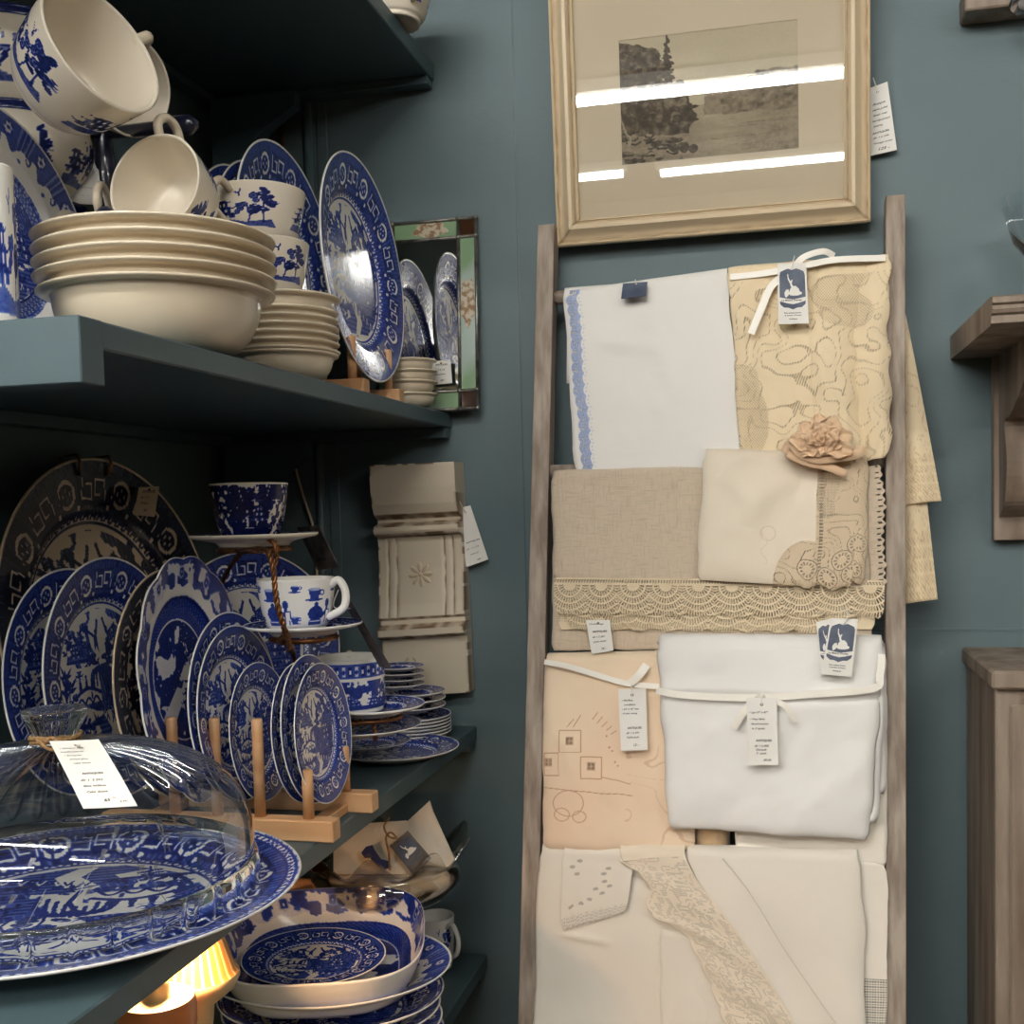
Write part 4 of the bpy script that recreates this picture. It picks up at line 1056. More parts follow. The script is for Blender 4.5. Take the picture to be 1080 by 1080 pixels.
# ruffled smoked glass bowl
M_SMOKE = glass_mat('smoked_ruffled_glass', (.93, .90, .85), .03, 1.5, 2.4, .12)
pg = at(408, 930, 1.45); rg = size(84, pg); 
zg0 = at(408, 958, 1.43).z; zg1 = at(408, 890, 1.45).z; Hg = zg1-zg0
bowl = empty('ruffled_glass_bowl', (pg.x, pg.y, zg0), 'smoked glass bowl with ruffled rim holding folded linens', 'glass bowl')
P = [(1e-4, 0), (rg*.3, .0), (rg*.5, .002), (rg*.78, .016), (rg*.9, .03), (rg*.93, .042), (rg*.9, .052), (rg*.86, .058), (rg*.88, .064), (rg*.95, .072), (rg*1.0, .079), (rg*1.04, .086)]
P = [tuple(v)[:2] for v in catmull([(a, b, 0) for a, b in P], 4)]
P = [(max(a, 1e-4), b*Hg/.086) for a, b in P]
N_ = len(P)
def shg(th, r, z, i):
    k = sst(.62, 1, i/(N_-1)); w = np.cos(th*9); rr = r*(1+.06*k*w); return rr*np.cos(th), rr*np.sin(th), z+k*(.014*w)
V, F = lathe(P, 216, shg); gb = mesh('bowl_wall', V, F, M_SMOKE, bowl)
md = gb.modifiers.new('thickness', 'SOLIDIFY'); md.thickness = .0018; md.offset = 0
# a cream pudding basin under it carries it
hb_ = zg0-S4z
ME_PB = bowl_me('pudding_basin', .062, hb_-.001, M_CREAM, base=.7, rimw=.004)
place('pudding_basin', ME_PB, flat(Vector((pg.x-.02, pg.y, S4z+.0003))), 'cream basin carrying the smoked glass bowl', 'basin')
# folded linens in the bowl
M_LIN = simple('cream_folded_linen', srgb(226, 212, 192), .9, bscale=500, bstr=.3)
def sheet_pack(name, c4, th, mat_, label, cat, layers=3, off=0):
    TL, TR, BR, BL = [Vector(p) for p in c4]; n = (TR-TL).cross(TL-BL).normalized()
    if n.dot(CAM-TL) < 0: n = -n
    g = G()
    for k in range(layers):
        f = quad_map([TL, TR, BR, BL], n); a = -k*th; i_ = .006*k
        nu, nv = 12, 8
        V = [tuple(f(u/nu, v/nv, a+.001*math.sin(u*1.1+k)*math.sin(v*.9))+Vector((0, 0, .0015*k if v == 0 else 0))) for v in range(nv+1) for u in range(nu+1)]
        V += [tuple(Vector(p)-n*th*.7) for p in V]; M2 = (nu+1)*(nv+1); q = lambda i, j: j*(nu+1)+i
        F = [(q(i, j), q(i, j+1), q(i+1, j+1), q(i+1, j)) for j in range(nv) for i in range(nu)]; F += [tuple(M2+x for x in reversed(fc)) for fc in F]
        bd = [q(i, 0) for i in range(nu+1)]+[q(nu, j) for j in range(1, nv+1)]+[q(i, nv) for i in range(nu-1, -1, -1)]+[q(0, j) for j in range(nv-1, 0, -1)]
        F += [(bd[x], bd[(x+1) % len(bd)], bd[(x+1) % len(bd)]+M2, bd[x]+M2) for x in range(len(bd))]
        g.add(V, F)
    o = g.obj(name, mat_, None, smooth=True); sharp(o, 50); return tag(o, label, cat), n
t1, n1_ = sheet_pack('folded_napkins', [at(352, 873, 1.44), at(430, 868, 1.46), at(446, 922, 1.42), at(352, 922, 1.43)], .0035, M_LIN, 'flat folded cream linens with a small blue figure in the glass bowl', 'napkins')
t2, n2_ = sheet_pack('folded_napkin', [at(424, 872, 1.48), at(452, 846, 1.49), at(482, 912, 1.46), at(452, 920, 1.45)], .003, M_LIN, 'cream folded napkin sticking up at the right of the glass bowl', 'napkin', 4)
g = G()
for (ax_, ay_, az_, rr_) in ((0, -.01, .030, .062), (-.035, .0, .034, .042), (.04, .005, .036, .042), (0, .03, .034, .04), (.01, -.045, .036, .036)):
    g.ellipsoid((pg.x+ax_, pg.y+ay_, zg0+az_*Hg/.086), rr_, rr_*.9, .016, 20, 10)
g.obj('bundled_fold', M_LIN, t1, smooth=True)
kc = [at(419, 888, 1.425), at(428, 871, 1.425), at(456, 906, 1.41), at(436, 922, 1.41)]
kc = [at(411, 892, 1.425), at(430, 876, 1.43), at(455, 905, 1.41), at(437, 925, 1.405)]
make_tag('swing_tag', kc, 'dark printed tag tied with jute on the bowl linens', [], cat='tag', card=M_KRAFT, logo=True, string=None)
g = G(); f1 = lambda x, y: at(x, y, 1.415)
g.tube(catmull([f1(411, 862), f1(405, 872), f1(410, 882), f1(418, 884), f1(412, 878), f1(407, 884), f1(410, 900), f1(411, 918)], 8), .0013, 8)
tag(g.obj('jute_tie', M_TWINE, None, smooth=True), 'knotted brown jute tie over the linens in the glass bowl', 'twine')
# stitched blue figure wearing a hat, on the flat linens
M_BLUEPR = simple('navy_print', srgb(42, 48, 92), .8); M_SKIN = simple('tan_print', srgb(206, 178, 150), .8)
g = G(); f2 = lambda x, y: tuple(at(x, y, 1.417)-n1_*0)
def fig(pts, m, nm): return mesh(nm, [f2(*p) for p in pts], [tuple(range(len(pts)))], m, None, smooth=False)
pr = fig([(381, 899), (386, 893), (393, 891), (395, 896), (402, 906), (410, 908), (413, 915), (406, 917), (398, 913), (390, 905), (384, 905)], M_BLUEPR, 'blue_figure_print'); pr.parent = t1
pr = fig([(382, 903), (390, 900), (394, 903), (389, 907), (384, 906)], M_SKIN, 'figure_face_print'); pr.parent = t1
# warm lit turned lids at the bottom left, with the little lamp under the shelf
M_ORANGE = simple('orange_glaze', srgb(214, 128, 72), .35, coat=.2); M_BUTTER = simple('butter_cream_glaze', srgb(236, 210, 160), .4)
pl = at(165, 1052, .96); rl = size(41, pl)
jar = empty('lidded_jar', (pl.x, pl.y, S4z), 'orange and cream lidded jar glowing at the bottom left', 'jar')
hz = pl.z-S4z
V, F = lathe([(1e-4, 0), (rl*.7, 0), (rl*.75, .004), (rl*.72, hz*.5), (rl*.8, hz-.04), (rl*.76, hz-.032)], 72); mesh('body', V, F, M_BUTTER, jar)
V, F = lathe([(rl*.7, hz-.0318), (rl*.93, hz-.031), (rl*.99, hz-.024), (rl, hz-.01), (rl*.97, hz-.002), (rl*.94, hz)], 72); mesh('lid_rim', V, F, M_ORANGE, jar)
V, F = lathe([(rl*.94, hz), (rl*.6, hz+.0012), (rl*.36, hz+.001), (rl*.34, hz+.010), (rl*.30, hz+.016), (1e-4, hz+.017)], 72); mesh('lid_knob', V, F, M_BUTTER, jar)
# striped shade-like bowl behind it
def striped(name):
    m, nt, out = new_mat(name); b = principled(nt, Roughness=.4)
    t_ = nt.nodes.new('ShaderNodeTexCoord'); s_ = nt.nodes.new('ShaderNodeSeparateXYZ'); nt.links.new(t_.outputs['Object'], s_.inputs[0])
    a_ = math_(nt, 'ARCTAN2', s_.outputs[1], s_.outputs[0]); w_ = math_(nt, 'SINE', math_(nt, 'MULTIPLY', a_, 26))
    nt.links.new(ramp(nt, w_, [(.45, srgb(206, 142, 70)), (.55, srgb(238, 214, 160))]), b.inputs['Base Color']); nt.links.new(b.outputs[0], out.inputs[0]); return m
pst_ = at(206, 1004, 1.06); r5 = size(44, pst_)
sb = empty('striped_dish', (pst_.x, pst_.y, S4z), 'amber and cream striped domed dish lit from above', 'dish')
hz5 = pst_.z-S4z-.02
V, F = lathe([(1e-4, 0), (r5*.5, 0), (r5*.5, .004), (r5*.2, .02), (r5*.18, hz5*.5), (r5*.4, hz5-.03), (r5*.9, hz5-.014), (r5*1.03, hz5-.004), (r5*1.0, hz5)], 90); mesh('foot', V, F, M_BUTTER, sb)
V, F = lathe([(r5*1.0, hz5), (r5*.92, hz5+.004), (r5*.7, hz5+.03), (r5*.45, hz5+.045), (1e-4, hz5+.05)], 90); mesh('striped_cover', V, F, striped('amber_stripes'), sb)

# ================================================================= leaded mirror on the upper shelf
yM = 1.575; TLm, TRm, BRm, BLm = on_y(352, 238, yM), on_y(499, 227, yM), on_y(505, 431, yM), on_y(352, 437, yM)
TLm.x = TRm.x-.150; TLm.z = TRm.z; BLm = Vector((BRm.x-.150, yM, BRm.z)); 
for v_ in (TLm, TRm): v_.y = yM+.018
for v_ in (BLm, BRm): v_.y = yM-.002
TLm.x = TRm.x-.150
mirror = empty('leaded_mirror', (BLm+BRm)/2, 'small mirror with leaded green and amber glass border', 'mirror')
om = (BLm+BRm)/2; nM = (TRm-TLm).cross(TLm-BLm).normalized(); nM = nM if nM.y < 0 else -nM
qm = quad_map([TLm-om, TRm-om, BRm-om, BLm-om], nM)
Wm, Hm = .150, (TRm-BRm).length; bw = .026/Wm; bh = .026/Hm
def panel(u0, u1, v0, v1, o0, o1, m, nm):
    V = [tuple(qm(u, v, o)) for o in (o0, o1) for (u, v) in ((u0, v0), (u1, v0), (u1, v1), (u0, v1))]
    o = mesh(nm, V, [(0, 1, 2, 3), (7, 6, 5, 4), (0, 4, 5, 1), (1, 5, 6, 2), (2, 6, 7, 3), (3, 7, 4, 0)], m, mirror, smooth=False); return o
M_MIRROR = simple('silvered_glass', (.86, .88, .88), .015, metal=1)
M_AMBER = simple('dark_amber_glass', srgb(62, 40, 24), .08, coat=.6)
def border_glass():
    m, nt, out = new_mat('green_streaky_glass'); b = principled(nt, Roughness=.12); b.inputs['Coat Weight'].default_value = .4
    v = coords(nt); n = noise(nt, v, 7, 1); c = ramp(nt, n, [(.44, srgb(136, 166, 130)), (.52, srgb(172, 190, 182))])
    nt.links.new(c, b.inputs['Base Color']); nt.links.new(b.outputs[0], out.inputs[0]); return m
M_BG = border_glass()
panel(bw, 1-bw, bh, 1-bh, .001, .004, M_MIRROR, 'mirror_glass'); panel(0, 1, 0, 1, -.004, .0009, M_LEAD, 'backing')
for (u0, u1, v0, v1) in ((bw, 1-bw, 0, bh), (bw, 1-bw, 1-bh, 1), (0, bw, bh, 1-bh), (1-bw, 1, bh, 1-bh)): panel(u0, u1, v0, v1, .001, .004, M_BG, 'border_glass')
for u0 in (0, 1-bw):
    for v0 in (0, 1-bh): panel(u0, u0+bw, v0, v0+bh, .001, .004, M_AMBER, 'corner_glass')
M_DECAL = simple('brown_floral_decal', srgb(136, 104, 70), .5, c2=srgb(192, 182, 158), nscale=130, lo=.42, hi=.55)
for (uc, vc, hu, hv) in ((1-bw/2, .44, bw*.42, .125), (.55, bh/2, .17, bh*.42)):
    pts = []
    for k in range(40):
        a = 2*PI*k/40; rr = 1+.12*math.sin(a*5); pts.append(tuple(qm(uc+hu*rr*math.cos(a)*(1 if hu < .1 else 1), vc+hv*rr*math.sin(a), .0046)))
    V = pts+[tuple(Vector(p)-nM*.0005) for p in pts]
    mesh('floral_decal', V, [tuple(range(40))]+[(i, (i+1) % 40, (i+1) % 40+40, i+40) for i in range(40)], M_DECAL, mirror, smooth=False)
g = G()
for u in (0, bw, 1-bw, 1): g.tube([qm(u, -.008, .004), qm(u, 1.008, .004)], .0026, 8)
for v in (0, bh, 1-bh, 1): g.tube([qm(-.01, v, .004), qm(1.01, v, .004)], .0026, 8)
for u in (0, bw, 1-bw, 1):
    for v in (0, bh, 1-bh, 1): g.ellipsoid(qm(u, v, .005), .004, .004, .004, 10, 6)
g.obj('lead_came', M_LEAD, mirror, smooth=True)
make_tag('price_tag', [on_y(455, 381, 1.562), on_y(475, 380, 1.562), on_y(477, 404, 1.562), on_y(456, 406, 1.562)], 'small white price tag propped at the lower corner of the leaded mirror', [('ANTIQUES', .2, .2, .13, 'print'), ('dlr 1 S 19', .1, .42, .14, 'hand'), ('Leaded glass', .08, .6, .12, 'hand'), ('50 -', .4, .88, .16, 'hand')])

# ================================================================= painted wooden moulding on the wall
yc = YB-.008
TLc, TRc, BRc, BLc = on_y(391, 491, yc-.04), on_y(480, 487, yc-.04), on_y(494, 731, yc-.03), on_y(403, 737, yc-.03)
oc = (TLc+BRc)/2; oc.y = YB-.004
corb = empty('carved_moulding', oc, 'ivory painted wooden moulding block with carved daisy, hung on the wall', 'wall moulding')
nC = Vector((0, -1, 0)); 
for v_ in (TLc, TRc, BRc, BLc): v_.y = YB-.004
fc = quad_map([TLc-oc, TRc-oc, BRc-oc, BLc-oc], nC)
# depth profile down the height (v, depth)
pf = [(0, .050), (.10, .050), (.17, .046), (.215, .038), (.232, .024), (.25, .024), (.258, .040), (.28, .044), (.30, .040), (.305, .028), (.33, .025), (.45, .026), (.60, .032), (.655, .036), (.665, .030), (.69, .030), (.70, .044), (.735, .044), (.745, .028), (.76, .026), (1, .026)]
vs = np.linspace(0, 1, 260); dep = np.interp(vs, [p[0] for p in pf], [p[1] for p in pf]); nu = 60
pf_v = vs
def groove(u, v):
    e = 0
    if .315 < v < .655:
        for uc in (.12, .22, .78, .88): e += .0022*math.exp(-((u-uc)/.014)**2)
    return e
V = []; W_ = []
for j, v in enumerate(vs):
    for i in range(nu+1):
        u = i/nu; d = dep[j]-groove(u, v); V.append(tuple(fc(u, v, d)))
        ed = min(u, 1-u, v*2.4, (1-v)*2.4); gr = abs(dep[min(j+2, 259)]-dep[max(j-2, 0)])
        nz_ = float(vn(u*14+3, v*34+5, 4)); W_.append(min(1, (max(0, 1-ed/.02)*1.3*(nz_ > .5)+(gr > .004)*(nz_*1.2)+(groove(u, v) > .0012)*(nz_*1.3)+(max(0, 1-abs(math.hypot((u-.33)*1, (v-.86)*2.2)-.06)/.012)*(abs(u-.33) > .02)*.8))))
N1 = len(V)
F = [(j*(nu+1)+i, (j+1)*(nu+1)+i, (j+1)*(nu+1)+i+1, j*(nu+1)+i+1) for j in range(259) for i in range(nu)]
b0 = len(V)
for j, v in enumerate(vs): V.append(tuple(fc(0, v, 0))); W_.append(.1)
b1 = len(V)
for j, v in enumerate(vs): V.append(tuple(fc(1, v, 0))); W_.append(.1)
for j in range(259):
    F.append((j*(nu+1), b0+j, b0+j+1, (j+1)*(nu+1))); F.append((j*(nu+1)+nu, (j+1)*(nu+1)+nu, b1+j+1, b1+j))
F.append(tuple([i for i in range(nu+1)][::-1]+[b0, b1][0:1]+[b1])); F.append(tuple([259*(nu+1)+i for i in range(nu+1)]+[b1+259, b0+259])); F.append((b0, b1, b1+259, b0+259))
def wear_mat(name, c, c2):
    m, nt, out = new_mat(name); b = principled(nt, Roughness=.45)
    nt.links.new(mixc(nt, attr(nt, 'wear'), c, c2), b.inputs['Base Color']); nt.links.new(b.outputs[0], out.inputs[0]); return m
M_WEAR = wear_mat('ivory_paint_worn_to_wood', srgb(214, 202, 180), srgb(120, 92, 62))
sharp(mesh('body', V, F, M_WEAR, corb, attrs={'wear': W_}), 40)
g = G()
for k in range(8):
    a = k*PI/4+.1; d_ = Vector((math.cos(a), 0, math.sin(a))); c = fc(.5, .475, .0285)+d_*.0105
    g.ellipsoid(c, .0085, .0022, .0034, 12, 8, Matrix.Rotation(-a, 3, 'Y'))
g.ellipsoid(fc(.5, .475, .0295), .0035, .0035, .0035, 12, 8)
g.obj('carved_daisy', M_IVORY, corb, smooth=True)
make_tag('price_tag', [on_y(484, 536, YB-.02), on_y(496, 533, YB-.022), on_y(515, 590, YB-.022), on_y(492, 598, YB-.02)], 'white price tag hanging from the right side of the ivory moulding', [('ANTIQUES', .15, .62, .16, 'print'), ('dlr 1 S 176', .1, .73, .15, 'hand'), ('Wood', .25, .83, .15, 'hand'), ('38 -', .5, .95, .17, 'hand')], string=[tuple(fc(1, .17, .03)+oc)])

# cable and strip in the corner
g = G(); g.tube([on_y(297, 115, YB-.004), on_y(299, 250, YB-.004), Vector((on_y(301, 380, YB-.004).x, YB-.004, S2z+.001))], .003, 8)
tag(g.obj('brown_cable', simple('brown_cable_sheath', srgb(96, 62, 40), .5), None, smooth=True), 'brown cable running down the back wall above the upper shelf', 'cable')
g = G(); g.tube(catmull([on_y(310, 470, YB-.004), on_y(312, 495, YB-.004), on_y(322, 530, YB-.006), on_y(330, 556, YB-.006), on_y(334, 600, YB-.004), on_y(334, 650, YB-.004)], 8), .0021, 8)
tag(g.obj('hanging_wire', M_CREAM, None, smooth=True), 'thin cream cord hanging on the wall behind the wire stand', 'cord')
# ================================================================= ladder
def solve_ladder():
    ytop = 1.545
    a = [on_y(576, 250, ytop), on_y(944.5, 215, ytop)]; w0 = (a[1]-a[0]).length
    lo, hi = 1.2, 1.6
    for _ in range(40):
        m = (lo+hi)/2; b = [on_y(556, 1075, m), on_y(945, 1075, m)]
        if (b[1]-b[0]).length > w0: hi = m
        else: lo = m
    return a, [on_y(556, 1075, lo), on_y(945, 1075, lo)]
la, lb = solve_ladder()
LT = (la[0]+la[1])/2; LB = (lb[0]+lb[1])/2
slope = min((LT.y-LB.y)/(LT.z-LB.z), .16)
LUP = Vector((0, slope, 1)).normalized(); LN = Vector((0, -1, slope)).normalized(); LP0 = Vector((0, LT.y, LT.z))
print('LADDER slope', slope, LT, LB)
def lp(px, py, d=0): return on_plane(px, py, LP0+LN*d, LN)
def at_floor(p): return p-LUP*((p.z-.002)/LUP.z)
lad = empty('blanket_ladder', at_floor((lp(556, 1075)+lp(945, 1075))/2), 'weathered grey wooden ladder leaning on the teal wall, hung with linens', 'ladder')
lo_ = lad.location.copy()
rails = []
for (t_, b_) in (((576, 237), (556, 1078)), ((944.5, 206), (945, 1078))):
    T = lp(*t_); B = at_floor(lp(*b_)+(lp(*b_)-T)*0); B = T+(lp(*b_)-T)*((T.z-.0)/(T.z-lp(*b_).z)); w = .0118
    T = T-lo_; B = B-lo_; ax = (T-B).normalized(); sx_ = Vector((1, 0, 0)); n = LN
    g = G(); V = []
    for P_, z_ in ((B, 0), (T, 1)):
        for (u, q) in ((-w, 0), (-w+.001, .001), (w-.001, .001), (w, 0), (w, -.030), (-w, -.030)): V.append(tuple(P_+sx_*u+n*q))
    g.add(V, [(0, 1, 7, 6), (1, 2, 8, 7), (2, 3, 9, 8), (3, 4, 10, 9), (4, 5, 11, 10), (5, 0, 6, 11), (5, 4, 3, 2, 1, 0), (6, 7, 8, 9, 10, 11)])
    g.obj('rail', M_GREYWOOD, lad); rails.append((T+lo_, B+lo_))
RUNG = []
for py in (313, 496, 700, 905):
    zc_ = lp(576, py, -.014); pr_ = lp(945, py-14 if py < 400 else py, -.014)
    z_ = zc_.z
    def on_rail(r): T, B = r; t = (T.z-z_)/(T.z-B.z); return T+(B-T)*t-LN*.015
    a, b = on_rail(rails[0])-lo_, on_rail(rails[1])-lo_
    G().tube([a+Vector((.0119, 0, 0)), b-Vector((.0119, 0, 0))], .0095, 16).obj('rung', M_GREYWOOD, lad, smooth=True); RUNG.append(z_)

# ================================================================= cloth
def cloth_mat(name, c, c2=None, rough=.85, weave=900, wstr=.25, sheen=.3, tint=None, tr=.0, bdist=.0004, slub=False):
    m, nt, out = new_mat(name); b = principled(nt, Roughness=rough); b.inputs['Sheen Weight'].default_value = sheen; b.inputs['Specular IOR Level'].default_value = .25
    v = coords(nt)
    base = ramp(nt, noise(nt, v, 5, 3), [(.35, c), (.65, c2 or tuple(x*.97 for x in c))])
    if slub:
        n1 = noise(nt, coords(nt, 'Object', (1, 1, 9)), 60, 3); n2 = noise(nt, coords(nt, 'Object', (9, 1, 1)), 60, 3)
        mx = math_(nt, 'MAXIMUM', n1, n2); base = mixc(nt, math_(nt, 'MULTIPLY', math_(nt, 'SUBTRACT', mx, .5), 2.2), base, tuple(x*.66 for x in c))
        nt.links.new(bump(nt, mx, .5, .0008), b.inputs['Normal'])
    else: nt.links.new(bump(nt, noise(nt, v, weave, 2), wstr, bdist), b.inputs['Normal'])
    if tint is not None: base = mixc(nt, attr(nt, 'tint'), base, tint)
    nt.links.new(base, b.inputs['Base Color'])
    tb = nt.nodes.new('ShaderNodeBsdfTransparent'); mx = nt.nodes.new('ShaderNodeMixShader')
    mr = nt.nodes.new('ShaderNodeMapRange'); mr.interpolation_type = 'SMOOTHSTEP'; mr.inputs[1].default_value = .35; mr.inputs[2].default_value = .6; mr.inputs[4].default_value = .92; nt.links.new(attr(nt, 'hole'), mr.inputs[0]); nt.links.new(mr.outputs[0], mx.inputs[0]); nt.links.new(b.outputs[0], mx.inputs[1]); nt.links.new(tb.outputs[0], mx.inputs[2])
    nt.links.new(mx.outputs[0], out.inputs[0]); return m
M_WLINEN = cloth_mat('white_linen', srgb(231, 229, 224), tint=srgb(118, 150, 208))
M_CLACE = cloth_mat('cream_lace_cloth', srgb(232, 214, 180), tint=srgb(176, 146, 104))
M_NAT = cloth_mat('natural_slubby_linen', srgb(206, 190, 168), slub=True)
M_ECRU = cloth_mat('ecru_crochet', srgb(224, 208, 178), weave=500, wstr=.5, tint=srgb(180, 150, 112))
M_SILK = cloth_mat('cream_satin_cotton', srgb(232, 220, 200), rough=.5, sheen=.5, tint=srgb(206, 184, 150))
M_PEACHC = cloth_mat('peach_tablecloth', srgb(234, 207, 180), c2=srgb(236, 216, 188), tint=srgb(186, 136, 100))
M_WDAM = cloth_mat('white_damask', srgb(236, 235, 232), rough=.7, tint=srgb(244, 244, 243))
M_OFFW = cloth_mat('off_white_cotton', srgb(232, 226, 214), tint=srgb(206, 192, 160))
M_RIB = simple('white_satin_ribbon', srgb(240, 236, 226), .35, sheen=.4)
def drape(name, c4, d, mat_, label=None, cat=None, wr=None, nu=80, nv=90, attrs=None, th=.0015, back=.10, ra=.011, parent=None, bottom=None, left=None, right=None, puff=0, group=None, over=True, top=None):
    """c4: pixel corners TL,TR,BR,BL on a plane d in front of the ladder face. Goes over the rung and down behind."""
    TL, TR, BR, BL = [lp(p[0], p[1], d) for p in c4]; n = LN
    w = ((TR-TL).length+(BR-BL).length)/2; h = ((BL-TL).length+(BR-TR).length)/2
    s = np.linspace(0, 1, nu+1); t = np.linspace(1, 0, nv+1)
    S, T = np.meshgrid(s, t)
    Tt = T.copy(); Ss = S.copy()
    sd = len(name)*7+nu
    Ss = Ss+(fbm(T*h*22+sd, T*0+3, sd, 3)-.5)*.006/w*(2*S-1)
    Tt = Tt+(fbm(S*w*20+sd, S*0+5, sd, 3)-.5)*.006/h*T
    cr = .0035/w*(np.exp(-((1-T)*h/.005)**2)+(np.exp(-(T*h/.004)**2)*.6)); Ss = Ss-(2*S-1)*cr
    if bottom is not None: Tt = T*(1+bottom(S)/h*sst(.3, 1, T))
    if left is not None: Ss = Ss-(1-Ss)*left(T)/w
    if right is not None: Ss = Ss+Ss*right(T)/w
    if top is not None: Tt = Tt-(1-T)*top(S)/h
    A = [np.array(v) for v in (TL, TR, BR, BL)]
    P = ((A[0][None, None]*(1-Ss)[..., None]+A[1][None, None]*Ss[..., None])*(1-Tt)[..., None]+(A[3][None, None]*(1-Ss)[..., None]+A[2][None, None]*Ss[..., None])*Tt[..., None])
    D = np.zeros_like(S)
    if wr is not None: D = D+wr(S*w, T*h, S, T)
    if puff: D = D-puff*(np.exp(-S*w/.006)+np.exp(-(1-S)*w/.006)+.8*np.exp(-(1-T)*h/.006))
    nn = np.array(n); up = np.array(LUP)
    P = P+D[..., None]*nn
    rows = [P[j] for j in range(nv+1)]; TT = [T[j] for j in range(nv+1)]
    if over:
        top_ = rows[-1]
        for k in range(1, 9):
            a = PI*k/8; rows.append(top_-nn*(ra*(1-math.cos(a)))+up*(ra*math.sin(a))*.8)
            TT.append(np.full(nu+1, -.01*k))
        m_ = max(3, int(back/.012))
        for k in range(1, m_+1): rows.append(top_-nn*(2*ra)-up*back*k/m_); TT.append(np.full(nu+1, -.1-.02*k))
    V = np.concatenate(rows); Tv = np.concatenate(TT); Sv = np.tile(s, len(rows))
    F = [(j*(nu+1)+i, j*(nu+1)+i+1, (j+1)*(nu+1)+i+1, (j+1)*(nu+1)+i) for j in range(len(rows)-1) for i in range(nu)]
    AT = {'hole': np.zeros(len(V)), 'tint': np.zeros(len(V))}
    if attrs is not None:
        for k, v in attrs(Sv*w, Tv*h, Sv, Tv, w, h).items(): AT[k] = np.where(Tv > -.3, v, 0)
    o = mesh(name, V, F, mat_, parent, attrs=AT)
    if th: md = o.modifiers.new('thickness', 'SOLIDIFY'); md.thickness = th; md.offset = -1
    if label: tag(o, label, cat, group)
    return o, w, h
def wrinkles(k=.002, seed=0, sc_=18, vert=1.0):
    return lambda x, y, s, t: 2.4*k*2*(fbm(x*sc_+3+y*6, y*sc_*vert+7-x*9, seed, 3)-.5)*(sst(0, .12, t)*.8+.2)
def fold(x0, y0, x1, y1, wd, hgt):
    """ridge along a segment in metres"""
    def f(x, y):
        dx, dy = x1-x0, y1-y0; L = dx*dx+dy*dy; u = np.clip(((x-x0)*dx+(y-y0)*dy)/L, 0, 1); r2 = (x-x0-u*dx)**2+(y-y0-u*dy)**2
        return 1.7*hgt*np.exp(-r2/wd**2)*np.sin(PI*np.clip(u, .02, .98))**.5
    return f
def combo(*fs): return lambda x, y, s, t: sum(f(x, y, s, t) if f.__code__.co_argcount == 4 else f(x, y) for f in fs)

# ---- lace formulas (metres)
def crochet(x, y, h, per=.020):
    """x along, y from the cloth edge (0) to scallop tips (h): fans of holes. returns hole mask"""
    k = np.floor(x/per); xc = (x/per-k-.5)*per; hole = np.zeros_like(x)
    yy = y/h
    r = np.hypot(xc, y-h*.18)
    an = np.arctan2(xc, y-h*.18)
    tri = lambda d, w_: np.clip(1.25-np.abs(d)/w_*.75, 0, 1)
    for rr_ in (.24*h, .42*h, .60*h, .78*h):
        na = round(2*PI*rr_/.0033); hole = np.maximum(hole, np.minimum(tri(r-rr_, .062*h), np.clip(.62+.6*np.cos(an*na), 0, 1))*(y > h*.17))
    hole = np.maximum(hole, np.minimum(tri(y-.09*h, .04*h), np.clip(.55+.6*np.sin(x*2*PI/.0036), 0, 1)))
    inner = (np.abs(xc)/per*2)**2*1.0; hole = np.where((r > .88*h), np.minimum(tri(((r/h) % .18)-.09, .05), np.clip(.5+.6*np.sin(x*2*PI/.0034), 0, 1))*(yy < .8), hole)
    return hole
def scallop(per, amp): return lambda s_, w: amp*(np.abs(np.sin(PI*s_*w/per))**.6-1)
def filet(x, y, cell=.0028, seed=2, dens=.5):
    hx = ((x/cell) % 1); hy = ((y/cell) % 1)
    hole = ((hx > .28) & (hy > .28)).astype(float)
    q = vn(np.floor(x/cell)/3.6+9, np.floor(y/cell)/3.6+4, seed)
    return hole*np.where(np.abs((q*3.2) % 1-.5) < .24, .62, .05)
def cutwork(x, y, seed=5, dn=1.0):
    """rows of little slits along curving lines"""
    f = fbm(x*26+11, y*26+5, seed, 2); g1 = np.abs((f*7) % 1-.5)
    gx = np.sin(2*PI*(x*.9+y*.35)/.0030); line = (g1 < .075) & (gx > -.1)
    h = line.astype(float)
    big = fbm(x*15+2, y*15+8, seed+9, 2); m = (big > .66-.10*np.clip((y-.10)/.08, 0, 1)) & (np.sin(2*PI*x/.0034)*np.sin(2*PI*y/.0042) > .25)
    h = np.maximum(h, m.astype(float)*.9)
    return h*dn

# ---- first rung: white linen with blue crochet edge, cream cutwork lace
def at1(x, y, s, t, w, h):
    tint = (x < .0135).astype(float)*.75; hole = np.zeros_like(x)
    per = .0135; yy = (y % per)-per/2; r = np.hypot(x-.0125, yy*1.0); an = np.arctan2(yy, .0125-x)
    fan = (x < .0125)
    hole = np.where(fan & (abs(r-.0085) < .0011) & (np.cos(an*13) > 0), 1, hole); hole = np.where(fan & (abs(r-.0055) < .0009) & (np.cos(an*9) > 0), 1, hole)
    hole = np.where((x < .006) & (np.abs((y/per) % 1-.0) < .12), 1, hole)
    hole = np.where((abs(x-.0165) < .0008) & (np.sin(y*2*PI/.0055) > .2), .0, hole)
    tint = np.where((abs(x-.0175) < .0009) & (np.sin(y*2*PI/.0055) > .2), .35, tint)
    tint = tint*(.75+.5*(vn(x*900, y*900, 3)-.2))
    return {'hole': hole, 'tint': np.clip(tint, 0, 1)}
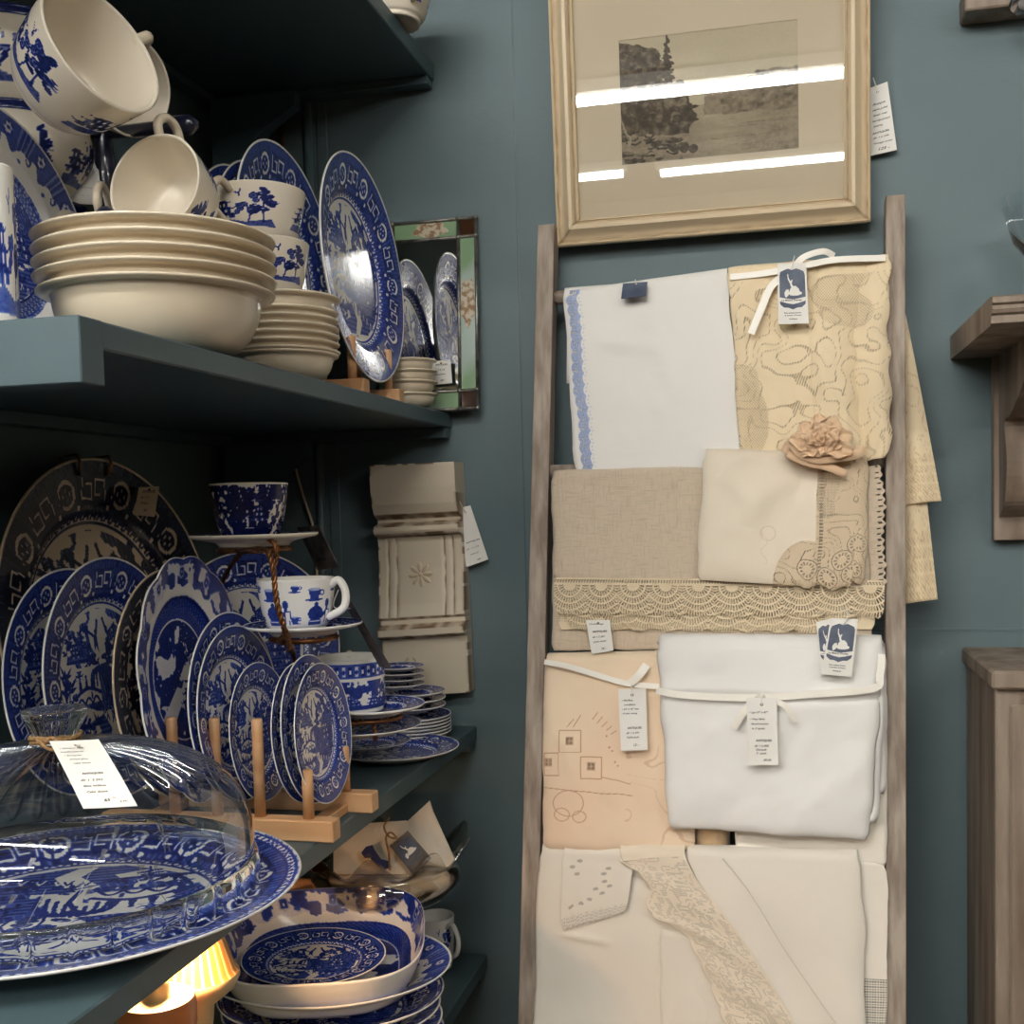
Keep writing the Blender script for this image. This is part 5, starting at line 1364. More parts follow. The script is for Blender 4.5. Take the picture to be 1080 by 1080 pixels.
drape('white_tea_towel', [(597, 311), (768, 287), (783, 500), (613, 502)], .006, M_WLINEN, 'white linen towel with pale blue crochet edge, top rung', 'linen towel',
      wr=combo(wrinkles(.0016, 2, 9), fold(.03, .07, .12, .09, .012, .003), fold(.1, .02, .14, .17, .012, .0015), lambda x, y, s, t: .002*np.sin(s*9)*t), nu=190, nv=200, attrs=at1, left=lambda T: -.0035*(1-np.abs(np.sin(PI*T*16))**.7), th=.0012, back=.16)
drape('white_tea_towel_underlayer', [(594, 308), (700, 300), (712, 498), (607, 499)], .003, M_WLINEN, nu=20, nv=30, wr=wrinkles(.001, 5), back=.12, parent=bpy.data.objects['white_tea_towel'])
bpy.data.objects['white_tea_towel_underlayer'].name = 'under_fold'
def wl2(x, y, s, t):
    rip = .013*np.abs(np.sin(s*11+.8*np.sin(t*3)))**.8*sst(.3, .75, s)*(.35+.65*sst(0, .7, t))
    return rip+.009*(fbm(x*14, y*10, 4)-.5)*2+.006*np.exp(-((s-.55)/.08)**2-((t-.55)/.25)**2)
L2, w2, h2 = drape('cream_lace_tablecloth', [(768, 287), (937, 273), (938, 484), (783, 500)], .010, M_CLACE, 'cream cutwork lace tablecloth gathered at the right of the top rung', 'lace cloth',
      wr=wl2, nu=330, nv=380, th=.0012, back=.2, attrs=lambda x, y, s, t, w, h: {'hole': cutwork(x, y, 5)*np.clip(.1+(t > .06), 0, 1)*.85, 'tint': .15*cutwork(x+.0004, y+.0003, 5)}, right=lambda T: .002*np.sin(T*30), puff=.004)
u, _, _ = drape('under_layer', [(770, 289), (935, 276), (936, 484), (785, 498)], .003, M_CLACE, wr=lambda x, y, s, t: wl2(x, y, s, t)*.9, nu=60, nv=60, th=0, parent=L2)
# part hanging behind the right rail
def behind(name, pts_t, pts_b, d, parent, hem=.0):
    n_ = 60; m_ = 120; V = []; H = []
    for j in range(m_+1):
        t = j/m_
        for i in range(n_+1):
            s_ = i/n_; a = lp(*pts_t[0], d)*(1-s_)+lp(*pts_t[1], d)*s_; b = lp(*pts_b[0], d)*(1-s_)+lp(*pts_b[1], d)*s_
            p = a*(1-t)+b*t+LN*(.004*math.sin(s_*9+t*2)*t); V.append(p)
    X = np.array([[i/n_*.06, j/m_*.3] for j in range(m_+1) for i in range(n_+1)]); 
    hole = cutwork(X[:, 0]+.3, X[:, 1], 5)*.8
    F = [(j*(n_+1)+i, j*(n_+1)+i+1, (j+1)*(n_+1)+i+1, (j+1)*(n_+1)+i) for j in range(m_) for i in range(n_)]
    o = mesh(name, [tuple(v) for v in V], F, M_CLACE, parent, attrs={'hole': hole*.3, 'tint': hole*.75}); md = o.modifiers.new('t', 'SOLIDIFY'); md.thickness = .003; return o
behind('hanging_back_fold', [(930, 290), (950, 300)], [(935, 640), (989, 632)], -.036, L2)
behind('hanging_back_corner', [(930, 285), (948, 300)], [(935, 536), (993, 528)], -.030, L2)
def ribbon(pts, w, parent, nm='ribbon', m=None, wd=None):
    """pts world centre line; flat band facing the camera"""
    P = catmull(pts, 8); V = []; F = []
    for i, p in enumerate(P):
        t = (P[min(i+1, len(P)-1)]-P[max(i-1, 0)]).normalized(); b = t.cross(LN).normalized()
        V += [tuple(p-b*w/2), tuple(p+b*w/2)]
    F = [(2*i, 2*i+1, 2*i+3, 2*i+2) for i in range(len(P)-1)]
    o = mesh(nm, V, F, m or M_RIB, parent, smooth=(m is not None)); md = o.modifiers.new('t', 'SOLIDIFY'); md.thickness = .0005; return o
ribbon([lp(770, 292, .016), lp(800, 289, .018), lp(840, 282, .024), lp(880, 274, .022), lp(934, 272, .016)], .008, L2)
ribbon([lp(838, 284, .026), lp(815, 300, .026), lp(803, 325, .027), lp(792, 352, .025)], .009, L2, 'ribbon_tail')
ribbon([lp(838, 281, .026), lp(848, 271, .030), lp(868, 265, .028), lp(880, 270, .020)], .008, L2, 'ribbon_loop')
LOGO = lambda: [('La Maison Dumas', .12, .625, .095, 'print'), ('Fine antique linens', .2, .83, .075, 'print'), ('& textiles of France', .22, .87, .07, 'print'), ('Antiques', .36, .93, .075, 'print')]
make_tag('swing_tag', [lp(820, 278, .032), lp(850, 277, .032), lp(853, 341, .034), lp(821, 342, .034)], 'slate printed tag with a white swan on the cream lace cloth', LOGO(), cat='tag', logo=True, string=[tuple(lp(835, 284, .033)), tuple(lp(836, 277, .036)), tuple(lp(838, 270, .03))])
make_tag('swing_tag', [lp(657, 299, .014), lp(683, 297, .016), lp(681, 312, .026), lp(655, 315, .026)], 'small foreshortened dark tag pinned to the white towel top', [], cat='tag', card=M_NAVYINK, string=[tuple(lp(671, 300, .02)), tuple(lp(670, 295, .01))])

# ---- second rung: natural linen with crochet hems
L3, w3, h3 = drape('natural_linen_towel', [(581, 502), (917, 492), (918, 622), (583, 612)], .012, M_NAT, 'natural slubby linen towel with ecru crochet hem', 'linen towel', wr=combo(wrinkles(.0014, 9, 12), lambda x, y, s, t: .002*np.sin(s*7+1)), nu=120, nv=80, th=.0035, back=.14, puff=.004, ra=.012)
def hem(nm, c4, d, parent, per, hgt, nu=950, nv=105, m=None, dens=1):
    def at_(x, y, s, t, w, h): return {'hole': crochet(x, y, h, per)*dens, 'tint': np.zeros_like(x)+.1*vn(x*200, y*200, 3)}
    return drape(nm, c4, d, m or M_ECRU, nu=nu, nv=nv, attrs=at_, th=.0008, over=False, parent=parent, wr=wrinkles(.001, 4, 20), bottom=lambda S: .006*(np.abs(np.sin(PI*S*w3/per))**.5-1)+.0009*np.sin(S*w3*2*PI/per*9))
hem('crochet_hem', [(583, 609), (935, 612), (934, 652), (582, 648)], .012, L3, .042, .04)
hem('crochet_hem_return', [(594, 618), (868, 622), (862, 668), (600, 664)], .007, L3, .046, .04)
drape('right_edge_layers', [(900, 494), (930, 490), (935, 620), (900, 622)], .010, M_NAT, nu=30, nv=160, th=.002, parent=L3, right=lambda T: .0016*np.sin(T*95)+.001*np.sin(T*41), attrs=lambda x, y, s, t, w, h: {'hole': ((np.sin(y*900) > .6) & (abs(s-.85) < .06)).astype(float), 'tint': np.zeros_like(x)}, over=False, wr=wrinkles(.001, 3))
L3b, _, _ = drape('lace_runner', [(583, 506), (926, 500), (924, 664), (588, 664)], .004, M_ECRU, 'ecru net lace runner whose edge shows below the crochet hem', 'lace runner', nu=420, nv=240, th=.001, wr=wrinkles(.001, 14), back=.1,
     attrs=lambda x, y, s, t, w, h: {'hole': ((((x/.0022) % 1) > .35) & (((y/.0022) % 1) > .35) & (vn(x*55, y*55, 5) < .55) & (t < .95)).astype(float)*.7, 'tint': .25*(vn(x*60, y*60, 5) < .5).astype(float)})
L3c, _, _ = drape('beige_linen_runner', [(583, 506), (922, 500), (919, 688), (582, 686)], .0, M_NAT, 'beige linen runner, lowest edge showing under the lace runner', 'linen runner', nu=60, nv=60, th=.002, wr=wrinkles(.001, 16), back=.1)
# satin cloth with lace corner and fabric rose
def at4(x, y, s, t, w, h):
    # lace band along the right part, rounded towards the bottom
    edge = .70-.0*t; cx = .70; lace = (s > edge) | (((s-.66)/.20)**2+((t-1.0)/.36)**2 < 1) & (t > .62)
    hole = np.where(lace, np.maximum(cutwork(x*1.3, y*1.3, 7), ((abs(s-edge-.03) < .012) & (np.sin(y*1500) > 0)).astype(float)), 0)
    ring = 0*x
    for (a, b) in ((.66, .86), (.78, .93), (.92, .9), (.86, .78), (.94, .66)):
        r = np.hypot((s-a)*w, (t-b)*h); an = np.arctan2((t-b)*h, (s-a)*w)
        hole = np.where((r < .0125), 0, hole); hole = np.where((abs(r-.0075) < .0018) & (np.cos(an*12) > 0), 1, hole); hole = np.where(abs(r-.012) < .0005, 1, hole)
    em = (np.abs(np.hypot((s-.42)*w, (t-.6)*h)-.009) < .0007) | (np.abs((s-.40)*w-.004*np.sin(t*40)) < .0006) & (t > .55) & (t < .85)
    return {'hole': hole*.9, 'tint': np.clip(lace*.75+em*.5, 0, 1)}
L4, w4, h4 = drape('satin_table_topper', [(742, 481), (917, 487), (913, 622), (734, 611)], .026, M_SILK, 'cream satin cotton cloth with ecru lace corner over natural linen', 'linen cloth',
      wr=combo(lambda x, y, s, t: .010*(fbm(x*22+2+y*8, y*16+4, 21, 2)-.5), fold(.02, .02, .06, .055, .012, .0016), fold(.075, .01, .06, .09, .014, .0014), fold(.03, .09, .08, .10, .012, .0012)), nu=260, nv=240, attrs=at4, th=.001, back=.12, ra=.016, puff=.006,
      bottom=lambda S: .003*np.sin(S*40)*(S > .62)-.010*(S > .93))
drape('under_layer', [(744, 484), (914, 490), (906, 612), (738, 606)], .018, M_NAT, nu=30, nv=30, th=.003, back=.1, parent=L4)
# fabric rose with trailing lace strip
M_ROSE = cloth_mat('dusty_peach_muslin', srgb(228, 202, 170), c2=srgb(218, 184, 150), weave=500, wstr=.5)
pr_ = lp(868, 466, .045)
rose = empty('fabric_rose', pr_, 'ruffled peach fabric rose lying on top of the satin cloth', 'fabric flower')
RX = Vector((1, 0, 0))
def petal(phi, L, W, fwd, curl, ph, c=(0, 0)):
    """a leaf of muslin growing from the centre in direction phi of the cloth plane, bowed towards the room"""
    dr = RX*math.cos(phi)+LUP*math.sin(phi); sd = RX*-math.sin(phi)+LUP*math.cos(phi); nu_, nv_ = 20, 14; V = []
    o_ = RX*c[0]+LUP*c[1]
    for j in range(nv_+1):
        v = j/nv_; wv = W*(math.sin(PI*min(v*.80+.08, 1))**.6)
        for i in range(nu_+1):
            u_ = 2*i/nu_-1; tip = L*v*(1-.16*u_*u_)
            z_ = fwd+.006*math.sin(v*PI*.8)-curl*v*v+.007*u_*u_*(1-v*.5)+.0016*math.sin(u_*7+ph+v*6)*v+.001*math.sin(v*16+ph)
            V.append(tuple(o_+dr*tip+sd*(wv*u_+.0012*math.sin(v*11+ph))+LN*z_))
    F = [(j*(nu_+1)+i, j*(nu_+1)+i+1, (j+1)*(nu_+1)+i+1, (j+1)*(nu_+1)+i) for j in range(nv_) for i in range(nu_)]
    o = mesh('petal', V, F, M_ROSE, rose, attrs={'hole': np.zeros(len(V)), 'tint': np.zeros(len(V))}); md = o.modifiers.new('t', 'SOLIDIFY'); md.thickness = .0008
for k, (a, L, W, f_, cu, cx_, cy_) in enumerate(((20, .036, .014, .002, -.004, 0, -.004), (62, .033, .014, .001, -.006, 0, 0), (100, .032, .013, .000, -.006, 0, .002), (140, .034, .014, .001, -.004, -.002, 0), (172, .038, .012, .002, -.004, -.004, -.004), (205, .026, .010, .005, .002, -.006, -.006), (-15, .034, .012, .005, .0, .002, -.008),
        (55, .022, .011, .009, -.004, .002, -.004), (95, .023, .011, .008, -.006, -.001, -.004), (135, .022, .011, .009, -.004, -.004, -.004), (80, .015, .009, .014, -.006, .002, -.008), (115, .015, .008, .015, -.006, -.003, -.008), (-60, .016, .012, .009, .003, .0, -.004), (-120, .018, .012, .008, .003, -.004, -.004))):
    petal(R(a), L, W, f_, cu, k*1.7, (cx_, cy_))
ribbon([lp(828, 478, .045), lp(834, 468, .05), lp(845, 478, .053), lp(862, 484, .053), lp(884, 482, .052), lp(905, 478, .048), lp(908, 470, .045)], .012, rose, 'trailing_strip', M_ROSE)
ribbon([lp(830, 478, .046), lp(850, 487, .05), lp(872, 492, .048), lp(892, 500, .045)], .010, rose, 'trailing_strip', M_ROSE)
for o in [x for x in bpy.data.objects if x.name.startswith('trailing_strip')]:
    o.data.attributes.new('hole', 'FLOAT', 'POINT')
    me = o.data; me.transform(Matrix.Translation(-pr_))
make_tag('price_tag', [lp(618, 654, .020), lp(643, 654, .020), lp(647, 686, .022), lp(624, 690, .022)], 'white price tag hanging from the crochet hem at left', [('Crochet edge', .1, .14, .11, 'hand'), ('ANTIQUES', .2, .38, .13, 'print'), ('dlr 1 S 253', .15, .54, .12, 'hand'), ('Linen towel', .15, .68, .12, 'hand'), ('75 -', .45, .92, .15, 'hand')])
make_tag('swing_tag', [lp(861, 656, .050), lp(879, 652, .050), lp(886, 712, .054), lp(866, 711, .054)], 'slate printed swan tag partly behind its twin', LOGO(), cat='tag', logo=True)
make_tag('swing_tag', [lp(876, 652, .054), lp(905, 653, .054), lp(898, 714, .058), lp(866, 711, .058)], 'front slate printed swan tag over the white tablecloth top', LOGO(), cat='tag', logo=True, string=[tuple(lp(892, 656, .057)), tuple(lp(894, 648, .058)), tuple(lp(888, 640, .05))])

# ---- third rung: peach tablecloth, thick white tablecloth
def at5(x, y, s, t, w, h):
    tint = np.zeros_like(x); hole = np.zeros_like(x)
    def ln(x0, y0, x1, y1, th_=.0006, v=.8):
        nonlocal tint
        dx, dy = x1-x0, y1-y0; L = dx*dx+dy*dy; u = np.clip(((x-x0)*dx+(y-y0)*dy)/L, 0, 1); r = np.hypot(x-x0-u*dx, y-y0-u*dy); tint = np.maximum(tint, (r < th_)*v)
    X = lambda px: (px-571)/162*w; Y = lambda py: (py-695)/200*h
    def rect(a, b, c, d): ln(X(a), Y(b), X(c), Y(b)); ln(X(c), Y(b), X(c), Y(d)); ln(X(c), Y(d), X(a), Y(d)); ln(X(a), Y(d), X(a), Y(b))
    rect(590, 769, 613, 792); rect(573, 793, 589, 817); rect(613, 797, 635, 820)
    for (a, b) in ((601, 780), (578, 803), (624, 807)):
        cx, cy = x-X(a), y-Y(b); g_ = (np.abs(cx) < .0055) & (np.abs(cy) < .0055); k = g_ & (np.abs(cx) > .0008) & (np.abs(cy) > .0008) & (np.abs(cx) < .0042) & (np.abs(cy) < .0042)
        tint = np.maximum(tint, g_*.45); hole = np.maximum(hole, k*.8)
    ln(X(573), Y(830), X(668), Y(838)); ln(X(598), Y(765), X(605), Y(757)); ln(X(605), Y(765), X(612), Y(753)); ln(X(635), Y(818), X(665), Y(826))
    for (a, b, r_) in ((600, 846, .016), (593, 858, .008), (612, 860, .007)):
        q = np.hypot((x-X(a))/1.25, y-Y(b)); tint = np.maximum(tint, (abs(q-r_) < .0006)*.7)
    for k in range(5):
        a, b = 640+k*3, 775+k*8+(k % 2)*4; q = np.hypot(x-X(a), y-Y(b)); tint = np.maximum(tint, (q < .0012)*.9)
    for q_ in range(5):
        xx = X(625+q_*5); ln(xx, Y(757+q_*4), xx+.006, Y(750+q_*5), .0008, .6)
    cur = fbm(x*18+3, y*18+1, 55, 2); tint = np.maximum(tint, ((np.abs((cur*5) % 1-.5) < .022)*.35)*((s > .55) & (t > .45)))
    return {'hole': hole, 'tint': np.clip(tint, 0, 1)}
L5, w5, h5 = drape('peach_tablecloth', [(573, 698), (737, 695), (733, 897), (571, 897)], .016, M_PEACHC, 'peach embroidered tablecloth tied with cream ribbon, third rung', 'tablecloth', wr=combo(wrinkles(.002, 31, 12), lambda x, y, s, t: .004*np.sin(s*PI)), nu=280, nv=340, attrs=at5, th=.004, back=.15, ra=.015, puff=.006)
ribbon([lp(574, 698, .024), lp(600, 703, .025), lp(630, 712, .027), lp(662, 721, .030), lp(695, 724, .028)], .007, L5)
ribbon([lp(664, 721, .033), lp(674, 712, .036), lp(682, 701, .034)], .010, L5, 'ribbon_tail')
make_tag('price_tag', [lp(652, 727, .035), lp(681, 726, .035), lp(683, 791, .037), lp(655, 792, .037)], 'white handwritten price tag on the peach tablecloth', [('• Perfect', .1, .2, .115, 'hand'), ('  condition', .12, .27, .11, 'hand'), ('• 60" x 92" size', .1, .34, .1, 'hand'), ('• 8 table setting', .08, .41, .09, 'hand'), ('ANTIQUES', .28, .65, .11, 'print'), ('dlr 1 S 291', .22, .73, .11, 'hand'), ('Tablecloth', .22, .8, .11, 'hand'), ('12 -', .45, .93, .14, 'hand')], string=[tuple(lp(666, 722, .037))])
def wl6(x, y, s, t):
    w_, h_ = .28, .24
    return .006*np.sin(PI*s)**.5*np.sin(PI*np.clip(t, 0, 1))**.4+.007*(fbm(x*12+5+y*5, y*14+3, 41)-.5)*2-.0045*np.exp(-((t-.265)/.02)**2)+.0018*np.exp(-((s-.5)/.05)**2)*np.sin(t*12)*(t > .3)
L6, w6, h6 = drape('white_damask_tablecloth', [(692, 682), (934, 684), (917, 886), (705, 874)], .040, M_WDAM, 'thick folded white damask tablecloth tied with white ribbon', 'tablecloth', wr=wl6, nu=170, nv=150, th=.012, back=.12, ra=.022, puff=.008)
for k, (a, b) in enumerate((((700, 690), (934, 836)), ((700, 700), (925, 872)))):
    drape('folded_layer', [(700, 686), (936, 692), (935-8*k, (836, 868)[k]), (712, 860)], (.020, .030)[k], M_WDAM, nu=40, nv=40, th=.006, back=.08, parent=L6, wr=lambda x, y, s, t: .002*np.sin(t*9+s*5), puff=.003, ra=.016)
def on6(px, py, e=.0): return lp(px, py, .040+.012+e)
ribbon([on6(692, 728, -.007), on6(720, 733), on6(790, 736, .001), on6(860, 732, .001), on6(921, 726, -.003), on6(928, 712, -.012), on6(930, 690, -.018)], .0085, L6)
ribbon([on6(797, 738, .004), on6(785, 750, .007), on6(774, 768, .004)], .008, L6, 'ribbon_tail'); ribbon([on6(805, 738, .004), on6(826, 743, .008), on6(838, 762, .004)], .006, L6, 'ribbon_tail'); ribbon([on6(797, 738, .004), on6(803, 733, .009), on6(806, 738, .004)], .006, L6, 'ribbon_knot')
make_tag('price_tag', [on6(787, 736, .008), on6(819, 736, .008), on6(821, 807, .010), on6(790, 807, .010)], 'white handwritten price tag at the centre of the white damask tablecloth', [('• Lge 57" x 87"', .08, .23, .1, 'hand'), ('• Very faint', .08, .33, .11, 'hand'), ('discolouration', .12, .4, .1, 'hand'), ('in 2 spots', .14, .47, .11, 'hand'), ('ANTIQUES', .27, .65, .11, 'print'), ('dlr 1 S 002', .2, .73, .11, 'hand'), ('Damask', .25, .785, .11, 'hand'), ('T. cloth', .25, .84, .11, 'hand'), ('38.00', .48, .94, .12, 'hand')], string=[tuple(on6(803, 735, .009))])
drape('grey_white_cloth', [(776, 700), (934, 700), (936, 915), (775, 910)], .008, M_OFFW, 'plain off-white cloth showing just below the damask tablecloth', 'cloth', nu=40, nv=40, th=.003, back=.1, wr=wrinkles(.001, 51))
# rolled tan cloth standing behind
o = G().tube([lp(751, 840, -.016), lp(751, 897, -.016)], .0225, 24).obj('tan_cloth_roll', cloth_mat('tan_cotton_roll', srgb(206, 178, 142)), None, smooth=True)
o.data.attributes.new('hole', 'FLOAT', 'POINT'); tag(o, 'tan rolled cloth in the gap between the peach and white tablecloths', 'cloth roll')

# ---- fourth rung: whites with filet crochet
M_IVL = cloth_mat('ivory_white_linen', srgb(232, 226, 214), tint=srgb(150, 144, 132))
L7, w7, h7 = drape('white_sheet', [(568, 898), (775, 906), (730, 1240), (556, 1240)], .010, M_IVL, 'white linen hanging at the left of the lowest visible rung', 'linen cloth', wr=combo(wrinkles(.0016, 61, 9), fold(.03, .10, .09, .11, .004, .003), lambda x, y, s, t: .003*np.sin(s*9)), nu=90, nv=120, th=.002, back=.12, ra=.013, puff=.003)
def at8(x, y, s, t, w, h):
    hole = np.zeros_like(x); tint = x*0
    for (a, b) in ((.15, .18), (.25, .1), (.22, .28), (.5, .52), (.6, .6), (.42, .66), (.3, .7), (.15, .72), (.7, .5), (.62, .42), (.6, .3), (.66, .22)):
        q = np.hypot((s-a)*w, (t-b)*h*1.7); tint = np.where(q < .0035, .28, tint)
    hole = np.where((t > .84) & (np.sin(x*1500)*np.sin(y*1500) > .1), .7, hole)
    return {'hole': hole, 'tint': np.clip(tint*2.4, 0, 1)}
drape('embroidered_handkerchief', [(594, 900), (668, 902), (660, 962), (592, 981)], .018, M_IVL, 'small white embroidered handkerchief with lace edge, lowest rung', 'handkerchief', wr=wrinkles(.001, 66, 20), nu=140, nv=130, th=.001, back=.04, ra=.015, attrs=at8, bottom=lambda S: .002*np.sin(S*60))
M_LACEW = cloth_mat('ivory_filet_lace', srgb(234, 222, 202), weave=600, wstr=.5)
# cream cloth with a long diagonal filet lace border: lace strip in its own mesh
L9, w9, h9 = drape('cream_bed_sheet', [(719, 903), (911, 908), (915, 1240), (880, 1240)], .020, M_OFFW, 'off-white cloth with a diagonal filet crochet border, lowest rung', 'linen cloth', wr=combo(wrinkles(.0022, 71, 9), lambda x, y, s, t: .003*np.sin(s*8+1)), nu=150, nv=150, th=.0025, back=.1, ra=.016, puff=.004)
def strip(nm, ctr_in, ctr_out, d, m, parent, nu=130, nv=520, per=.03):
    """lace band between an inner and a scalloped outer edge, given as pixel polylines"""
    A = [lp(p[0], p[1], d) for p in ctr_in]; B = [lp(p[0], p[1], d-.002) for p in ctr_out]
    def interp(P, t):
        L = [0]
        for a, b in zip(P, P[1:]): L.append(L[-1]+(b-a).length)
        q = t*L[-1]
        for i in range(len(P)-1):
            if q <= L[i+1] or i == len(P)-2: return P[i].lerp(P[i+1], (q-L[i])/(L[i+1]-L[i]))
    A = catmull(A, 6); B = catmull(B, 6)
    V = []; X = []; Lt = sum((b-a).length for a, b in zip(A, A[1:]))
    for j in range(nv+1):
        t = j/nv; a = interp(A, t); b = interp(B, t)
        b = b+(b-a)*(.08*(abs(math.sin(t*Lt/per*PI))**.5-.5))
        for i in range(nu+1):
            s_ = i/nu; V.append(tuple(a.lerp(b, s_)+LN*(.0012*math.sin(t*30+s_*5)))); X.append((s_*(b-a).length, t*Lt, s_))
    X = np.array(X); hole = filet(X[:, 0], X[:, 1], .0027, 6, .52); hole[(X[:, 2] > .96) | (X[:, 2] < .03)] = 0
    F = [(j*(nu+1)+i, j*(nu+1)+i+1, (j+1)*(nu+1)+i+1, (j+1)*(nu+1)+i) for j in range(nv) for i in range(nu)]
    o = mesh(nm, V, F, m, parent, attrs={'hole': hole, 'tint': np.zeros(len(V))}); md = o.modifiers.new('t', 'SOLIDIFY'); md.thickness = .0006; return o
strip('filet_lace_border', [(722, 902), (736, 930), (762, 962), (792, 1005), (822, 1052), (850, 1100), (890, 1180)], [(652, 906), (684, 930), (686, 962), (722, 985), (745, 1025), (765, 1075), (800, 1150)], .0245, M_LACEW, L9)
# lace upper cap wrapping over the rung
drape('lace_border_top', [(652, 900), (724, 902), (722, 906), (654, 908)], .0225, M_LACEW, nu=60, nv=6, th=.0006, back=.05, ra=.0165, parent=L9)
g = G(); seam = catmull([lp(762, 905, .0255), lp(790, 940, .026), lp(830, 1005, .027), lp(878, 1074, .026), lp(920, 1130, .025)], 10); g.tube(seam, .0007, 5); g.obj('hem_stitching', M_OFFW, L9, smooth=True)
for o_ in [bpy.data.objects['hem_stitching']]: o_.data.attributes.new('hole', 'FLOAT', 'POINT')
drape('white_cloth_panel', [(696, 980), (850, 1000), (850, 1240), (694, 1240)], .014, M_IVL, 'white cloth panel showing under the filet crochet border', 'linen cloth', nu=40, nv=40, th=.002, over=False, wr=wrinkles(.001, 73))
drape('cream_runner', [(905, 912), (936, 914), (935, 1240), (905, 1240)], .008, M_OFFW, 'narrow cream runner with openwork end beside the right ladder rail', 'runner', nu=70, nv=420, th=.002, back=.08, wr=wrinkles(.0015, 75), attrs=lambda x, y, s, t, w, h: {'hole': ((t > .37) & (((x/.003) % 1) > .3) & (((y/.003) % 1) > .3) & (s > .1)).astype(float)*.75, 'tint': x*0})

# ================================================================= framed picture
def solve_pic():
    yb = YB-.022; a = [on_y(588, 258, yb), on_y(918, 237, yb)]; w0 = (a[1]-a[0]).length
    lo, hi = 1.3, yb
    for _ in range(40):
        m = (lo+hi)/2; b = [on_y(583, 0, m), on_y(924, 0, m)]
        if (b[1]-b[0]).length > w0: hi = m
        else: lo = m
    return a, lo
pa, yt0 = solve_pic()
dz_ = on_y(583, 0, yt0).z-pa[0].z
tilt = min(max((pa[0].y-yt0)/dz_, .02), .075); print('PIC tilt', tilt)
PU = Vector((0, -tilt, 1)).normalized(); PN = Vector((0, -1, -tilt)).normalized(); PP0 = Vector((0, YB-.030, pa[0].z))
pp = lambda x, y, d=0: on_plane(x, y, PP0+PN*d, PN)
c0 = (pp(588, 258)+pp(918, 237))/2
pic = empty('framed_picture', c0, 'cream framed sepia lake landscape under glass, above the ladder', 'picture')
BLp = pp(588, 258); BRp = pp(918, 237); Wp = (BRp-BLp).length; PX = (BRp-BLp).normalized()
PX = Vector((1, 0, 0)); cx0 = (BLp.x+BRp.x)/2; base_z = (BLp.z+BRp.z)/2
org = Vector((cx0, PP0.y, base_z)); org = org-PN*(org-PP0).dot(PN)
def P2(u, v, d=0): return org+PX*u+PU*v+PN*d-c0     # u metres from the centre, v metres up
def inv(x, y): p = pp(x, y)-org; return p.dot(PX), p.dot(PU)
fl, fb = inv(602, 150)[0]-0, inv(740, 214)[1]
iL = inv(610, 190)[0]; iR = inv(890, 190)[0]; iB = inv(750, 213)[1]
prL, prR = inv(654, 100)[0], inv(842, 100)[0]; prT, prB = inv(748, 31)[1], inv(748, 165)[1]
Wh = Wp/2; fw = ((iL+Wh)+(Wh-iR))/2; iT = prT+(prB-iB)*1.15; Ht = iT+fw
prof_f = [(0, 0), (0, .012), (.002, .014), (.004, .012), (.005, .010), (fw*.3, .012), (fw*.42, .017), (fw*.6, .024), (fw*.74, .0245), (fw*.84, .020), (fw*.86, .016), (fw*.93, .0145), (fw*.95, .017), (fw, .0155), (fw, .006)]
prof_f = [(a, b-.008) for a, b in prof_f]
def frame_side(a, b, ai, bi, nm):
    # a,b outer corners; ai,bi directions inward at corners (u,v)
    V = []; n = len(prof_f); W2 = []
    K = 80
    for k in range(K+1):
        t = k/K
        for (q, z) in prof_f:
            pa_ = (a[0]+ai[0]*q, a[1]+ai[1]*q); pb_ = (b[0]+bi[0]*q, b[1]+bi[1]*q)
            V.append(tuple(P2(pa_[0]*(1-t)+pb_[0]*t, pa_[1]*(1-t)+pb_[1]*t, z)))
            i_ = prof_f.index((q, z)); base_w = {3: .6, 4: .5, 10: .7, 11: .2}.get(i_, 0); e = min(t, 1-t)
            W2.append(min(1, base_w*(.35+.9*float(vn(t*30+q*90, i_*3, 5)))+(.5 if e < .012 else 0)))
    F = [(k*n+i, k*n+i+1, (k+1)*n+i+1, (k+1)*n+i) for k in range(K) for i in range(n-1)]
    F += [tuple(range(n)), tuple(range(K*n+n-1, K*n-1, -1))]
    sharp(mesh(nm, V, F, M_FRAME, pic, attrs={'wear': W2}), 38)
M_FRAME = wear_mat('cream_lacquer_frame', srgb(214, 196, 164), srgb(122, 92, 60))
crn = [(-Wh, 0), (Wh, 0), (Wh, Ht), (-Wh, Ht)]; inn = [(1, 1), (-1, 1), (-1, -1), (1, -1)]
for k in range(4): frame_side(crn[k], crn[(k+1) % 4], inn[k], inn[(k+1) % 4], 'frame_side')
iLx, iRx = -Wh+fw, Wh-fw
def flatq(u0, u1, v0, v1, d, m, nm, th=.0008):
    V = [tuple(P2(u, v, e)) for e in (d, d-th) for (u, v) in ((u0, v0), (u1, v0), (u1, v1), (u0, v1))]
    return mesh(nm, V, [(0, 1, 2, 3), (7, 6, 5, 4), (0, 4, 5, 1), (1, 5, 6, 2), (2, 6, 7, 3), (3, 7, 4, 0)], m, pic, smooth=False)
flatq(-Wh+.004, Wh-.004, .004, Ht-.004, -.0085, M_GILT, 'back_board', .004)
